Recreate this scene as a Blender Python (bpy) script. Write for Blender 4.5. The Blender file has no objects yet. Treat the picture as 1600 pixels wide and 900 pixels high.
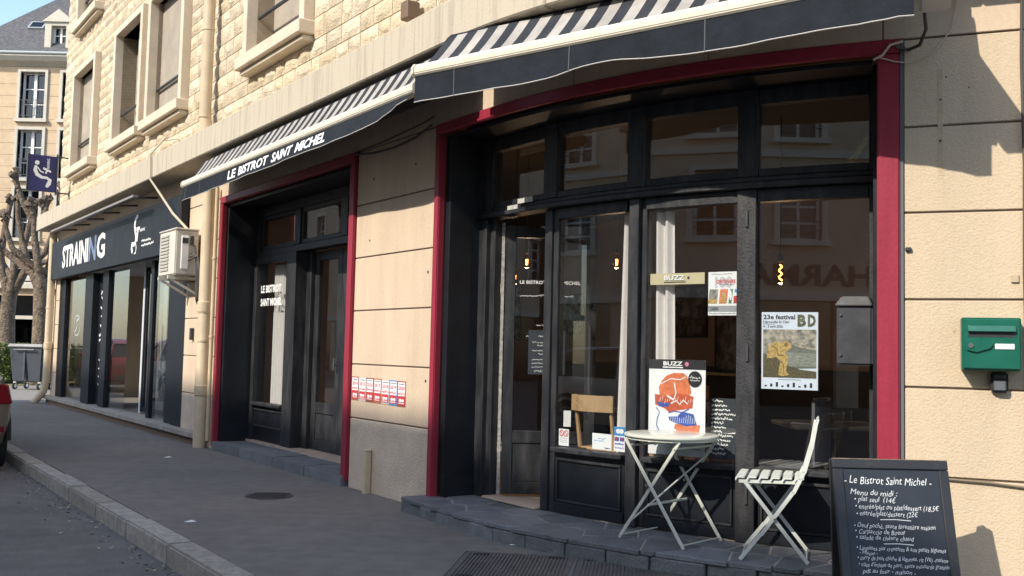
import bpy, bmesh, math, random
from mathutils import Vector, Matrix
random.seed(7)
R_ = math.radians
scene = bpy.context.scene
COL = scene.collection

# ---------------------------------------------------------------- camera
CAM_H = 1.30
PITCH, ROLL = R_(3.65), R_(1.31)
cp, sp, cr, sr = math.cos(PITCH), math.sin(PITCH), math.cos(ROLL), math.sin(ROLL)
cam_d = bpy.data.cameras.new('Camera')
cam_d.sensor_width = 36.0
cam_d.lens = 36.0 * 1560.0 / 1600.0
cam_d.clip_start, cam_d.clip_end = 0.05, 1000
cam = bpy.data.objects.new('Camera', cam_d)
COL.objects.link(cam)
right = Vector((cr, -sr * sp, sr * cp)); up = Vector((-sr, -cr * sp, cr * cp)); back = Vector((0, -cp, -sp))
cam.matrix_world = Matrix(((right.x, up.x, back.x, 0), (right.y, up.y, back.y, 0), (right.z, up.z, back.z, CAM_H), (0, 0, 0, 1)))
scene.camera = cam

# ---------------------------------------------------------------- sky, sun, exposure
SUN_AZ = R_(-138.0)      # direction towards the sun, measured from +X
SUN_EL = R_(37.0)
world = bpy.data.worlds.new('World'); scene.world = world; world.use_nodes = True
wn = world.node_tree.nodes; wl = world.node_tree.links
sky = wn.new('ShaderNodeTexSky'); sky.sky_type = 'NISHITA'; sky.sun_disc = False
sky.sun_elevation = SUN_EL; sky.sun_rotation = math.pi / 2 - SUN_AZ
sky.air_density = 1.0; sky.dust_density = 1.0; sky.ozone_density = 0.9
wn['Background'].inputs['Strength'].default_value = 0.15
wl.new(sky.outputs[0], wn['Background'].inputs['Color'])
sun_d = bpy.data.lights.new('Sun', 'SUN'); sun_d.energy = 2.6; sun_d.angle = R_(0.53); sun_d.color = (1.0, 0.93, 0.82)
sun = bpy.data.objects.new('Sun', sun_d); COL.objects.link(sun)
sun_dir = Vector((math.cos(SUN_AZ) * math.cos(SUN_EL), math.sin(SUN_AZ) * math.cos(SUN_EL), math.sin(SUN_EL)))
sun.rotation_euler = sun_dir.to_track_quat('Z', 'Y').to_euler(); sun.location = sun_dir * 60
scene.view_settings.view_transform = 'Standard'; scene.view_settings.look = 'None'
scene.view_settings.exposure = 1.15; scene.view_settings.gamma = 1.0
scene.view_settings.use_curve_mapping = False

# ---------------------------------------------------------------- the plan of the facade
# s runs along the building front, d outwards from it, z up: a straight run, a rounded corner, a straight run
AZ = R_(35.0); BZ = R_(68.8)
S0 = Vector((-0.2112, 7.6291)); E0 = Vector((2.1982, 5.7399)); C0 = Vector((4.1026, 10.6497)); RAD = 5.2662
ARC = 3.1067
UL = Vector((math.sin(AZ), -math.cos(AZ))); UR = Vector((math.sin(BZ), -math.cos(BZ)))
NL = Vector((-math.cos(AZ), -math.sin(AZ))); NR = Vector((-math.cos(BZ), -math.sin(BZ)))
def P(s, d, z):
    if s < 0: q = S0 + UL * s + NL * d
    elif s > ARC: q = E0 + UR * (s - ARC) + NR * d
    else:
        a = AZ + s / RAD; q = C0 + Vector((-math.cos(a), -math.sin(a))) * (RAD + d)
    return Vector((q.x, q.y, z))
def L(s, d, z):                       # straight continuation of the left run (street line)
    q = S0 + UL * s + NL * d
    return Vector((q.x, q.y, z))
def tang(s):
    a = AZ + min(max(s, 0), ARC) / RAD
    return Vector((math.sin(a), -math.cos(a), 0)), Vector((-math.cos(a), -math.sin(a), 0))
def nseg(s0, s1, step=0.22):
    a, b = max(s0, 0), min(s1, ARC)
    return 1 if b <= a + 1e-6 else max(1, math.ceil((b - a) / step))
def srange(s0, s1, step=0.22):
    pts = [s0, s1] + [v for v in (0.0, ARC) if s0 < v < s1]
    a, b = max(s0, 0), min(s1, ARC)
    if b > a:
        n = max(1, math.ceil((b - a) / step)); pts += [a + (b - a) * i / n for i in range(n + 1)]
    out = []
    for v in sorted(pts):
        if not out or v - out[-1] > 1e-4: out.append(v)
    return out
def proj(p):                          # image position (1600 x 900) of a point: used only to rank stones by size
    v = Vector(p) - Vector((0, 0, CAM_H)); zf = v.y * cp + v.z * sp; u = -v.y * sp + v.z * cp
    if zf < .1: return (9999, 9999)
    return 800 + 1560 * (v.x * cr + u * sr) / zf, 450 - 1560 * (-v.x * sr + u * cr) / zf

# ---------------------------------------------------------------- materials
MATS = {}
def mat(name, col, rough=0.6, var=0.0, vscale=3.0, bump=0.0, bscale=60.0, metal=0.0, rnd=0.0, spec=0.5, col2=None,
        stretch=None, emit=0.0, bdist=0.01, coat=0.0, detail=6.0, thresh=None, speck=None, spots=None):
    if name in MATS: return MATS[name]
    m = bpy.data.materials.new(name); m.use_nodes = True; MATS[name] = m
    nt = m.node_tree; n = nt.nodes; l = nt.links; b = n['Principled BSDF']
    b.inputs['Roughness'].default_value = rough; b.inputs['Metallic'].default_value = metal
    b.inputs['Specular IOR Level'].default_value = spec
    if coat: b.inputs['Coat Weight'].default_value = coat; b.inputs['Coat Roughness'].default_value = .08
    c = (*col, 1); b.inputs['Base Color'].default_value = c
    geo = n.new('ShaderNodeNewGeometry'); vec = geo.outputs['Position']
    if stretch:
        mp = n.new('ShaderNodeMapping'); mp.inputs['Scale'].default_value = stretch; l.new(vec, mp.inputs['Vector']); svec = mp.outputs[0]
    else: svec = vec
    out = None
    if var > 0 or col2:
        ns = n.new('ShaderNodeTexNoise'); ns.inputs['Scale'].default_value = vscale; ns.inputs['Detail'].default_value = detail
        ns.inputs['Roughness'].default_value = .65; l.new(svec, ns.inputs['Vector'])
        rp = n.new('ShaderNodeValToRGB')
        lo, hi = thresh or (.32, .68)
        rp.color_ramp.elements[0].position = lo; rp.color_ramp.elements[1].position = hi
        c2 = col2 or tuple(min(1, x * (1 + var)) for x in col)
        c1 = col if col2 else tuple(x * (1 - var) for x in col)
        rp.color_ramp.elements[0].color = (*c1, 1); rp.color_ramp.elements[1].color = (*c2, 1)
        l.new(ns.outputs['Fac'], rp.inputs['Fac']); out = rp.outputs['Color']
        mr = n.new('ShaderNodeMapRange'); mr.inputs['To Min'].default_value = max(0, rough - .1); mr.inputs['To Max'].default_value = min(1, rough + .1)
        l.new(ns.outputs['Fac'], mr.inputs['Value']); l.new(mr.outputs[0], b.inputs['Roughness'])
    if rnd > 0:
        oi = n.new('ShaderNodeObjectInfo'); hs = n.new('ShaderNodeHueSaturation')
        mr2 = n.new('ShaderNodeMapRange'); mr2.inputs['To Min'].default_value = 1 - rnd; mr2.inputs['To Max'].default_value = 1 + rnd
        l.new(oi.outputs['Random'], mr2.inputs['Value']); l.new(mr2.outputs[0], hs.inputs['Value'])
        mr3 = n.new('ShaderNodeMapRange'); mr3.inputs['To Min'].default_value = 1 - rnd * .8; mr3.inputs['To Max'].default_value = 1 + rnd * .8
        mul = n.new('ShaderNodeMath'); mul.operation = 'FRACT'; m7 = n.new('ShaderNodeMath'); m7.operation = 'MULTIPLY'; m7.inputs[1].default_value = 7.31
        l.new(oi.outputs['Random'], m7.inputs[0]); l.new(m7.outputs[0], mul.inputs[0]); l.new(mul.outputs[0], mr3.inputs['Value']); l.new(mr3.outputs[0], hs.inputs['Saturation'])
        if out: l.new(out, hs.inputs['Color'])
        else: hs.inputs['Color'].default_value = c
        out = hs.outputs['Color']
    if speck:                          # grain: light and dark grit, plus sparse larger blotches
        for sc, am in (speck, (speck[0] * .035, speck[1] * .25)):
            sn = n.new('ShaderNodeTexNoise'); sn.inputs['Scale'].default_value = sc; sn.inputs['Detail'].default_value = 3; l.new(vec, sn.inputs['Vector'])
            sm = n.new('ShaderNodeMapRange'); sm.inputs['From Min'].default_value = .33; sm.inputs['From Max'].default_value = .67; sm.inputs['To Min'].default_value = 1 - am; sm.inputs['To Max'].default_value = 1 + am; l.new(sn.outputs['Fac'], sm.inputs['Value'])
            mu = n.new('ShaderNodeVectorMath'); mu.operation = 'SCALE'; l.new(sm.outputs[0], mu.inputs['Scale'])
            if out: l.new(out, mu.inputs[0])
            else: mu.inputs[0].default_value = col
            out = mu.outputs[0]
    if spots:                          # scattered round stains
        vo = n.new('ShaderNodeTexVoronoi'); vo.inputs['Scale'].default_value = spots[0]; l.new(vec, vo.inputs['Vector'])
        vm = n.new('ShaderNodeMapRange'); vm.inputs['From Min'].default_value = spots[1] * .6; vm.inputs['From Max'].default_value = spots[1] * 1.3; vm.inputs['To Min'].default_value = spots[2]; vm.inputs['To Max'].default_value = 1.0; l.new(vo.outputs['Distance'], vm.inputs['Value'])
        mu = n.new('ShaderNodeVectorMath'); mu.operation = 'SCALE'; l.new(vm.outputs[0], mu.inputs['Scale'])
        if out: l.new(out, mu.inputs[0])
        else: mu.inputs[0].default_value = col
        out = mu.outputs[0]
    if out: l.new(out, b.inputs['Base Color'])
    if bump > 0:
        nb = n.new('ShaderNodeTexNoise'); nb.inputs['Scale'].default_value = bscale; nb.inputs['Detail'].default_value = 4
        l.new(vec, nb.inputs['Vector']); bp = n.new('ShaderNodeBump'); bp.inputs['Strength'].default_value = bump; bp.inputs['Distance'].default_value = bdist
        l.new(nb.outputs['Fac'], bp.inputs['Height']); l.new(bp.outputs[0], b.inputs['Normal'])
    if emit: b.inputs['Emission Color'].default_value = c; b.inputs['Emission Strength'].default_value = emit
    return m
def glass_mat(name, tint=(.9, .93, .92), ior=1.55, rough=0.0):
    m = bpy.data.materials.new(name); m.use_nodes = True; MATS[name] = m
    nt = m.node_tree; n = nt.nodes; l = nt.links; n.remove(n['Principled BSDF'])
    t = n.new('ShaderNodeBsdfTransparent'); t.inputs[0].default_value = (*tint, 1)
    g = n.new('ShaderNodeBsdfGlossy'); g.inputs['Roughness'].default_value = rough
    f0 = n.new('ShaderNodeFresnel'); f0.inputs['IOR'].default_value = ior
    gm = n.new('ShaderNodeNewGeometry'); iv = n.new('ShaderNodeMath'); iv.operation = 'SUBTRACT'; iv.inputs[0].default_value = 1.0; l.new(gm.outputs['Backfacing'], iv.inputs[1])
    f = n.new('ShaderNodeMath'); f.operation = 'MULTIPLY'; l.new(f0.outputs[0], f.inputs[0]); l.new(iv.outputs[0], f.inputs[1])
    mx = n.new('ShaderNodeMixShader'); l.new(f.outputs[0], mx.inputs[0]); l.new(t.outputs[0], mx.inputs[1]); l.new(g.outputs[0], mx.inputs[2])
    l.new(mx.outputs[0], n['Material Output'].inputs['Surface'])
    return m
GLASS = glass_mat('window_glass', (.95, .96, .955), 2.0)
GLASS_DARK = glass_mat('dark_glass', (.25, .28, .30), 1.7)
GLASS_CLEAR = glass_mat('clear_glass', (.95, .97, .96), 1.45)
RENDER = mat('cream_render', (.55, .435, .30), .9, .08, 1.0, .6, 85, bdist=.008, speck=(60, .035), stretch=(2.2, 2.2, .45), spots=(2.3, .022, .72))
RENDER2 = mat('cream_render_smooth', (.545, .425, .305), .9, .11, 1.4, .35, 110, bdist=.005, speck=(45, .035), stretch=(2.2, 2.2, .35), spots=(2.6, .022, .7))
PLINTH = mat('roughcast_plinth', (.60, .49, .37), .9, .12, 4, .6, 60, bdist=.015, speck=(70, .07))
GROOVE = mat('joint_dark', (.16, .12, .085), .95)
CONC = mat('ledge_concrete', (.47, .41, .31), .85, .0, 1.0, .25, 40, col2=(.28, .245, .19), stretch=(16, 16, .9), thresh=(.5, .78))
STONE = mat('rock_faced_stone', (.60, .50, .355), .95, .16, 5, 1.0, 48, rnd=.13, bdist=.02, spec=.2)
STONE_FAR = mat('rock_faced_stone_far', (.60, .50, .355), .95, .2, 3.2, 1.0, 48, bdist=.02, spec=.2)
MORTAR = mat('mortar', (.42, .34, .235), .95, .12, 8, .4, 60)
SURR = mat('window_surround_concrete', (.60, .505, .38), .85, .10, 4, .25, 80)
BLACKW = mat('black_painted_wood', (.015, .016, .019), .5, .0, 12, .25, 60, col2=(.052, .050, .051), stretch=(1, 1, .22), thresh=(.42, .78), spec=.35)
BLACKP = mat('black_panel', (.010, .012, .016), .45, .3, 5, .08, 30, spec=.3)
RED = mat('burgundy_paint', (.265, .022, .042), .5, .10, 5, .15, 40, spec=.3, stretch=(3, 3, .25), speck=(60, .04))
SLATE = mat('slate_slab', (.125, .13, .135), .65, .25, 6, .6, 45, rnd=.22, speck=(90, .2))
SLATEJ = mat('slate_joint', (.27, .245, .21), .95, .2, 20)
ASPH = mat('pavement_asphalt', (.168, .147, .125), .92, .16, .8, .8, 170, bdist=.006, speck=(210, .42), spots=(3.1, .045, .68))
ROAD = mat('road_asphalt', (.142, .127, .114), .9, .2, .9, 1.0, 140, bdist=.008, speck=(170, .45), spots=(2.2, .04, .7))
FARG = mat('pale_pavement', (.23, .21, .185), .9, .15, 2, .3, 150)
KERB = mat('granite_kerb', (.32, .285, .235), .85, .25, 14, .8, 110, rnd=.12, speck=(190, .3))
MOSS = mat('moss_dirt', (.075, .08, .05), .95, .4, 12)
FAB_D = mat('awning_charcoal_fabric', (.019, .022, .028), .9, .2, 5, .35, 14, spec=.12, bdist=.02)
FAB_W = mat('awning_white_fabric', (.40, .375, .34), .9, .2, 4, .15, 300, spec=.2)
def translucent(m, k):
    nt = m.node_tree; n = nt.nodes; l = nt.links; b = n['Principled BSDF']; t = n.new('ShaderNodeBsdfTranslucent'); mx = n.new('ShaderNodeMixShader'); mx.inputs[0].default_value = k
    src = b.inputs['Base Color'].links
    if src: l.new(src[0].from_socket, t.inputs[0])
    else: t.inputs[0].default_value = b.inputs['Base Color'].default_value
    l.new(b.outputs[0], mx.inputs[1]); l.new(t.outputs[0], mx.inputs[2]); l.new(mx.outputs[0], n['Material Output'].inputs['Surface'])
translucent(FAB_W, .14)
FAB_S = mat('awning_grey_stripe', (.034, .037, .044), .9, .25, 4, spec=.15)
BARW = mat('cream_lacquered_metal', (.66, .60, .47), .4, .08, 10)
WHITE = mat('white_paint', (.78, .77, .74), .5, .05, 8)
LETTER = mat('white_lettering', (.82, .82, .80), .5)
PIPE = mat('cream_painted_pipe', (.56, .45, .30), .5, .10, 4)
GREEN = mat('green_enamel', (.008, .105, .068), .3, .08, 10, spec=.5, coat=.3)
STEEL = mat('steel', (.55, .55, .55), .3, metal=1.0)
DARKM = mat('dark_metal', (.035, .036, .04), .45, .2, 8)
TABLEP = mat('pale_table_paint', (.55, .55, .47), .2, .06, 12)
CHAIRP = mat('pale_chair_paint', (.58, .60, .54), .4, .08, 12)
BOARDF = mat('board_frame_black', (.022, .022, .025), .55, .0, 14, .15, 60, col2=(.05, .045, .04), thresh=(.55, .8))
BOARD = mat('chalkboard', (.020, .026, .036), .65, .25, 4)
BOARDP = mat('reveal_tone_board', (.33, .285, .225), .9, .14, 2.5)  # beige set to the mid-tone of the shaded window reveals
CHALK = mat('chalk', (.80, .80, .78), .9)
SLROOF = mat('roof_slate', (.075, .073, .076), .75, .25, 6, .6, 14, speck=(9, .3))
WOOD = mat('pale_wood', (.42, .27, .14), .5, .2, 9, stretch=(1, 1, .3))
DWOOD = mat('dark_wood', (.03, .024, .02), .4, .3, 9)
BARK = mat('plane_bark', (.15, .115, .082), .95, .5, 5, 1.0, 16, bdist=.06, speck=(22, .4))
HEDGE = mat('hedge_leaf', (.085, .13, .022), .6, .3, 5, rnd=0)
GREYB = mat('bin_plastic', (.045, .054, .068), .45, .1, 8)
RUBBER = mat('rubber', (.018, .018, .018), .8)
CABLE = mat('grey_cable', (.07, .06, .055), .7)
CABLEW = mat('cream_cable', (.5, .43, .32), .6)
ACW = mat('ac_casing', (.58, .54, .46), .45, .07, 7)
ACG = mat('ac_grille', (.42, .39, .34), .5, .1, 20)
CURT = mat('pale_curtain', (.62, .58, .56), .9, .05, 12)
INW = mat('interior_wall', (.30, .20, .16), .8, .08, 2)
IND = mat('interior_dark', (.045, .035, .03), .8, .2, 3)
INF = mat('interior_floor', (.42, .33, .25), .5, .12, 5)
INC = mat('interior_ceiling', (.045, .042, .04), .9)
STUD = mat('studio_wall', (.62, .65, .68), .8)
PAPER = mat('poster_paper', (.76, .76, .77), .6)
SIGNB = mat('sign_black', (.013, .014, .018), .55, .1, 3, spec=.25)
SIGNBL = mat('sign_navy', (.022, .022, .11), .4, .35, 2.2)

# ---------------------------------------------------------------- mesh builder
class MB:
    def __init__(self): self.v = []; self.f = []; self.mi = []; self.cur = 0
    def add(self, vs, fs):
        o = len(self.v); self.v += [Vector(p) for p in vs]
        for f in fs: self.f.append([i + o for i in f]); self.mi.append(self.cur)
        return self
    def hexa(self, c):                  # c: 8 corners, bottom 4 ccw then top 4
        return self.add(c, [(3, 2, 1, 0), (4, 5, 6, 7), (0, 1, 5, 4), (1, 2, 6, 5), (2, 3, 7, 6), (3, 0, 4, 7)])
    def box(self, x0, x1, y0, y1, z0, z1):
        return self.hexa([(x0, y0, z0), (x1, y0, z0), (x1, y1, z0), (x0, y1, z0), (x0, y0, z1), (x1, y0, z1), (x1, y1, z1), (x0, y1, z1)])
    def obox(self, o, ax, ay, az):      # oriented box: corner o and three edge vectors
        o, ax, ay, az = Vector(o), Vector(ax), Vector(ay), Vector(az)
        if ax.cross(ay).dot(az) < 0: ax, ay = ay, ax
        return self.hexa([o, o + ax, o + ax + ay, o + ay, o + az, o + ax + az, o + ax + ay + az, o + ay + az])
    def fbox(self, s0, s1, d0, d1, z0, z1, chord=False, fn=None):
        fn = fn or P
        ss = [s0, s1] if (chord or fn is L) else srange(s0, s1)
        vs = []; fs = []
        for s in ss: vs += [fn(s, d0, z0), fn(s, d1, z0), fn(s, d1, z1), fn(s, d0, z1)]
        n = len(ss)
        for i in range(n - 1):
            a, b = i * 4, i * 4 + 4
            for k in range(4): fs.append((a + k, a + (k + 1) % 4, b + (k + 1) % 4, b + k))
        fs.append((3, 2, 1, 0)); e = (n - 1) * 4; fs.append((e, e + 1, e + 2, e + 3))
        return self.add(vs, fs)
    def prism(self, poly, vec):         # closed polygon (3-D, planar) pushed along vec
        n = len(poly); vec = Vector(vec); a = [Vector(p) for p in poly]; b = [p + vec for p in a]
        return self.add(a + b, [tuple(range(n - 1, -1, -1)), tuple(range(n, 2 * n))] + [(i, (i + 1) % n, n + (i + 1) % n, n + i) for i in range(n)])
    def tube(self, pts, r, n=8, caps=True):
        pts = [Vector(p) for p in pts]; rs = r if isinstance(r, (list, tuple)) else [r] * len(pts)
        vs = []; fs = []; up_ = Vector((0, 0, 1))
        prev = None
        for i, p in enumerate(pts):
            t = (pts[min(i + 1, len(pts) - 1)] - pts[max(i - 1, 0)]).normalized()
            if prev is None:
                a = t.cross(up_); a = a if a.length > .05 else t.cross(Vector((1, 0, 0)))
            else: a = prev - t * prev.dot(t)
            a.normalize(); b = t.cross(a); prev = a
            for k in range(n):
                th = 2 * math.pi * k / n; vs.append(p + (a * math.cos(th) + b * math.sin(th)) * rs[i])
        m = len(pts)
        for i in range(m - 1):
            for k in range(n): fs.append((i * n + k, i * n + (k + 1) % n, (i + 1) * n + (k + 1) % n, (i + 1) * n + k))
        if caps: fs.append(tuple(range(n - 1, -1, -1))); fs.append(tuple(range((m - 1) * n, m * n)))
        return self.add(vs, fs)
    def bar(self, a, b, w, t, side):    # flat bar from a to b, w wide along side, t thick
        a, b = Vector(a), Vector(b); u = (b - a); side = Vector(side); side = (side - u.normalized() * side.dot(u.normalized())).normalized()
        nrm = u.cross(side).normalized()
        return self.obox(a - side * w / 2 - nrm * t / 2, side * w, nrm * t, u)
    def lathe(self, prof, c=(0, 0, 0), n=20):
        vs = []; fs = []; c = Vector(c)
        for r, z in prof:
            for k in range(n):
                th = 2 * math.pi * k / n; vs.append(c + Vector((r * math.cos(th), r * math.sin(th), z)))
        for i in range(len(prof) - 1):
            for k in range(n): fs.append((i * n + k, i * n + (k + 1) % n, (i + 1) * n + (k + 1) % n, (i + 1) * n + k))
        fs.append(tuple(range(n - 1, -1, -1))); fs.append(tuple(range((len(prof) - 1) * n, len(prof) * n)))
        return self.add(vs, fs)
    def blob(self, c, r, sub=2, jit=.15, sq=(1, 1, 1), seed=0):
        bm = bmesh.new(); bmesh.ops.create_icosphere(bm, subdivisions=sub, radius=1); rr = random.Random(seed)
        off = [rr.uniform(0, 6) for _ in range(3)]
        vs = []
        for v in bm.verts:
            k = 1 + jit * (math.sin(v.co.x * 4 + off[0]) + math.sin(v.co.y * 5 + off[1]) + math.sin(v.co.z * 4.5 + off[2])) / 2
            vs.append(Vector(c) + Vector((v.co.x * r * sq[0] * k, v.co.y * r * sq[1] * k, v.co.z * r * sq[2] * k)))
        fs = [tuple(v.index for v in f.verts) for f in bm.faces]; bm.free()
        return self.add(vs, fs)
    def mesh(self, name, mats, origin=(0, 0, 0), bevel=0, smooth=False, angle=35, seg=1):
        me = bpy.data.meshes.new(name); o = Vector(origin)
        me.from_pydata([p - o for p in self.v], [], self.f)
        for m in (mats if isinstance(mats, (list, tuple)) else [mats]): me.materials.append(m)
        if any(self.mi): me.polygons.foreach_set('material_index', self.mi)
        bm = bmesh.new(); bm.from_mesh(me)
        bmesh.ops.recalc_face_normals(bm, faces=bm.faces)
        if bevel: bmesh.ops.bevel(bm, geom=[e for e in bm.edges if len(e.link_faces) == 2 and e.calc_face_angle(0) > .5], offset=bevel, segments=seg, affect='EDGES', clamp_overlap=True)
        bm.to_mesh(me); bm.free()
        if smooth or (bevel and seg > 1):
            me.polygons.foreach_set('use_smooth', [True] * len(me.polygons)); me.set_sharp_from_angle(angle=R_(angle))
        me.update()
        return me
def thing(name, label, cat, loc=(0, 0, 0), group=None, rotz=0):
    o = bpy.data.objects.new(name, None); COL.objects.link(o); o.location = loc; o.rotation_euler = (0, 0, rotz)
    o.empty_display_size = .1
    o['label'] = label; o['category'] = cat
    if group: o['group'] = group
    return o
def part(name, mb, mats, parent, bevel=0, smooth=False, label=None, kind=None, angle=35, seg=1, root=None):
    # vertices are in the world; the parent chain carries no rotation, so subtract the chain's location
    org = Vector((0, 0, 0)); p = parent
    while p is not None: org += Vector(p.location); p = p.parent
    o = bpy.data.objects.new(name, mb.mesh(name, mats, org, bevel, smooth, angle, seg)); COL.objects.link(o); o.parent = parent
    if label: o['label'] = label
    if kind: o['kind'] = kind
    return o
def single(name, mb, mats, label, cat, group=None, loc=None, **k):
    if loc is None:
        n = len(mb.v); lo = min(v.z for v in mb.v); loc = (sum(v.x for v in mb.v) / n, sum(v.y for v in mb.v) / n, lo)
    kind = k.pop('kind', None)
    o = bpy.data.objects.new(name, mb.mesh(name, mats, loc, **k)); COL.objects.link(o); o.location = loc
    o['label'] = label; o['category'] = cat
    if group: o['group'] = group
    if kind: o['kind'] = kind
    return o
def struct(name, mb, mats, **k):
    o = bpy.data.objects.new(name, mb.mesh(name, mats, **k)); COL.objects.link(o); o['kind'] = 'structure'
    return o
def copy_tree(o, parent=None):
    c = o.copy(); COL.objects.link(c); c.parent = parent
    for ch in list(o.children): copy_tree(ch, c)
    return c
_tc = {}
def text2d(body, size=1.0, bold=0.0, shear=0.0, align='LEFT', spacing=1.0):
    key = (body, size, bold, shear, align, spacing)
    if key in _tc: return _tc[key]
    cu = bpy.data.curves.new('txt', 'FONT'); cu.body = body; cu.size = size; cu.offset = bold; cu.shear = shear
    cu.align_x = align; cu.space_character = spacing; cu.resolution_u = 2; cu.fill_mode = 'FRONT'
    ob = bpy.data.objects.new('txt', cu); COL.objects.link(ob)
    dg = bpy.context.evaluated_depsgraph_get(); me = bpy.data.meshes.new_from_object(ob.evaluated_get(dg))
    vs = [(v.co.x, v.co.y) for v in me.vertices]; fs = [tuple(p.vertices) for p in me.polygons]
    bpy.data.objects.remove(ob); bpy.data.curves.remove(cu); bpy.data.meshes.remove(me)
    _tc[key] = (vs, fs); return vs, fs
def text_fit(mb, body, x0, x1, y0, y1, fn, bold=0.0, shear=0.0):
    # lay the text inside the rectangle x0..x1, y0..y1 of a surface given by fn(x, y)
    vs, fs = text2d(body, 1.0, bold, shear)
    xs = [v[0] for v in vs]; ys = [v[1] for v in vs]; a, b, c, e = min(xs), max(xs), min(ys), max(ys)
    return mb.add([fn(x0 + (x - a) / (b - a) * (x1 - x0), y0 + (y - c) / (e - c) * (y1 - y0)) for x, y in vs], fs)
def text_at(mb, body, x, y, size, fn, bold=0.0, shear=0.0, xs=1.0, align='LEFT'):
    vs, fs = text2d(body, 1.0, bold, shear, align)
    return mb.add([fn(x + vx * size * xs, y + vy * size) for vx, vy in vs], fs)
def stroke(mb, pts, w, fn):             # flat painted stroke through pts with width(s) w on a surface fn
    ws = w if isinstance(w, (list, tuple)) else [w] * len(pts); vs = []; n = len(pts)
    for i, (x, y) in enumerate(pts):
        ax, ay = pts[max(i - 1, 0)]; bx, by = pts[min(i + 1, n - 1)]; k = math.hypot(bx - ax, by - ay) or 1
        nx, ny = -(by - ay) / k, (bx - ax) / k
        vs += [fn(x + nx * ws[i] / 2, y + ny * ws[i] / 2), fn(x - nx * ws[i] / 2, y - ny * ws[i] / 2)]
    return mb.add(vs, [(2 * i, 2 * i + 1, 2 * i + 3, 2 * i + 2) for i in range(n - 1)])
def poly(mb, pts, fn): return mb.add([fn(x, y) for x, y in pts], [tuple(range(len(pts)))])
def disc(mb, x, y, rx, ry, fn, n=14): return poly(mb, [(x + rx * math.cos(2 * math.pi * k / n), y + ry * math.sin(2 * math.pi * k / n)) for k in range(n)], fn)
def fsurf(d):                           # surface function on the facade at offset d
    return lambda s, z: P(s, d, z)
def chordsurf(s0, s1, d):               # flat sheet between two points of the front
    a, b = P(s0, d, 0), P(s1, d, 0)
    return lambda s, z: a.lerp(b, (s - s0) / (s1 - s0)) + Vector((0, 0, z))

_rs = random.Random(99)
def scrib(mb, x, y, w, h, fn, sw):     # a word too small to read: one run of uneven strokes
    n = max(4, int(w / (h * .55))); pts = []
    for i in range(n + 1): pts.append((x + w * i / n, y + (h * _rs.uniform(-.5, .5)) + (h * .8 if _rs.random() < .12 else 0)))
    gap = 0; run = []
    for p_ in pts:
        run.append(p_)
        if len(run) > 3 and _rs.random() < .25: stroke(mb, run, sw, fn); run = []
    if len(run) > 1: stroke(mb, run, sw, fn)
    return mb
# ================================================================ ground
g = MB(); g.box(-160, 160, -120, 260, -.6, -.125); struct('road', g, ROAD)
pv = MB()
pv.prism([L(-16.95, 2.06, -.3), L(16, 2.06, -.3), L(16, -3.4, -.3), L(-16.95, -3.4, -.3)], (0, 0, .30)); struct('pavement', pv, ASPH)
pv = MB(); pv.prism([L(-60, 2.06, -.3), L(-16.96, 2.06, -.3), L(-16.96, -22, -.3), L(-60, -22, -.3)], (0, 0, .296)); struct('side_pavement', pv, FARG)
kerb = MB(); kerb.prism([L(-60, 2.07, -.25), L(16, 2.07, -.25), L(16, 2.2, -.25), L(-60, 2.2, -.25)], (0, 0, .18)); kerb = struct('kerb', kerb, GROOVE)
s = -17.0; rk = random.Random(3)
while s < 9:
    ln = rk.uniform(.85, 1.15); k = MB(); dz = rk.uniform(-.008, .006); dd = rk.uniform(-.008, .008)
    k.fbox(s + .006, s + ln - .006, 2.062, 2.235 + dd, -.24, .004 + dz, fn=L)
    part('kerb_stone', k, KERB, kerb, bevel=.014, seg=2); s += ln
# leaves, grit and paper scraps caught in the gutter
lit = MB(); rk = random.Random(11)
for i in range(420):
    s_ = rk.uniform(-8, 4.5); d_ = 2.26 + abs(rk.gauss(0, .10)) + (.25 * rk.random() if i % 7 == 0 else 0)
    p = L(s_, d_, -.1235); a = rk.uniform(0, 6.28); r = rk.uniform(.004, .014)
    u = Vector((math.cos(a), math.sin(a), rk.uniform(-.2, .5))) * r * rk.uniform(1, 2.2); w = Vector((-math.sin(a), math.cos(a), rk.uniform(0, .4))) * r
    lit.add([p - u, p - w * .6, p + u, p + w + Vector((0, 0, .004))], [(0, 1, 2, 3)])
single('litter', lit, mat('dry_leaf', (.30, .25, .17), .9, .45, 30), 'dry leaf scraps scattered in the gutter along the kerb', 'litter', kind='stuff')
for i, (x, y, r, lab) in enumerate([(-2.32, 7.42, .045, 'white paper scrap lying on the pavement beside the kerb'), (-3.9, 11.55, .05, 'small pale scrap on the pavement before the studio sill'),
                                    (.05, 6.82, .03, 'tiny white scrap on the pavement by the slate step')]):
    m = MB(); m.add([(x - r, y - r * .3, .002), (x + r * .2, y - r * .6, .004), (x + r, y + r * .1, .003), (x + r * .1, y + r * .6, .012), (x - r * .7, y + r * .4, .004)], [(0, 1, 2, 3, 4)])
    single('paper_scrap', m, WHITE, lab, 'litter')

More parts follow.
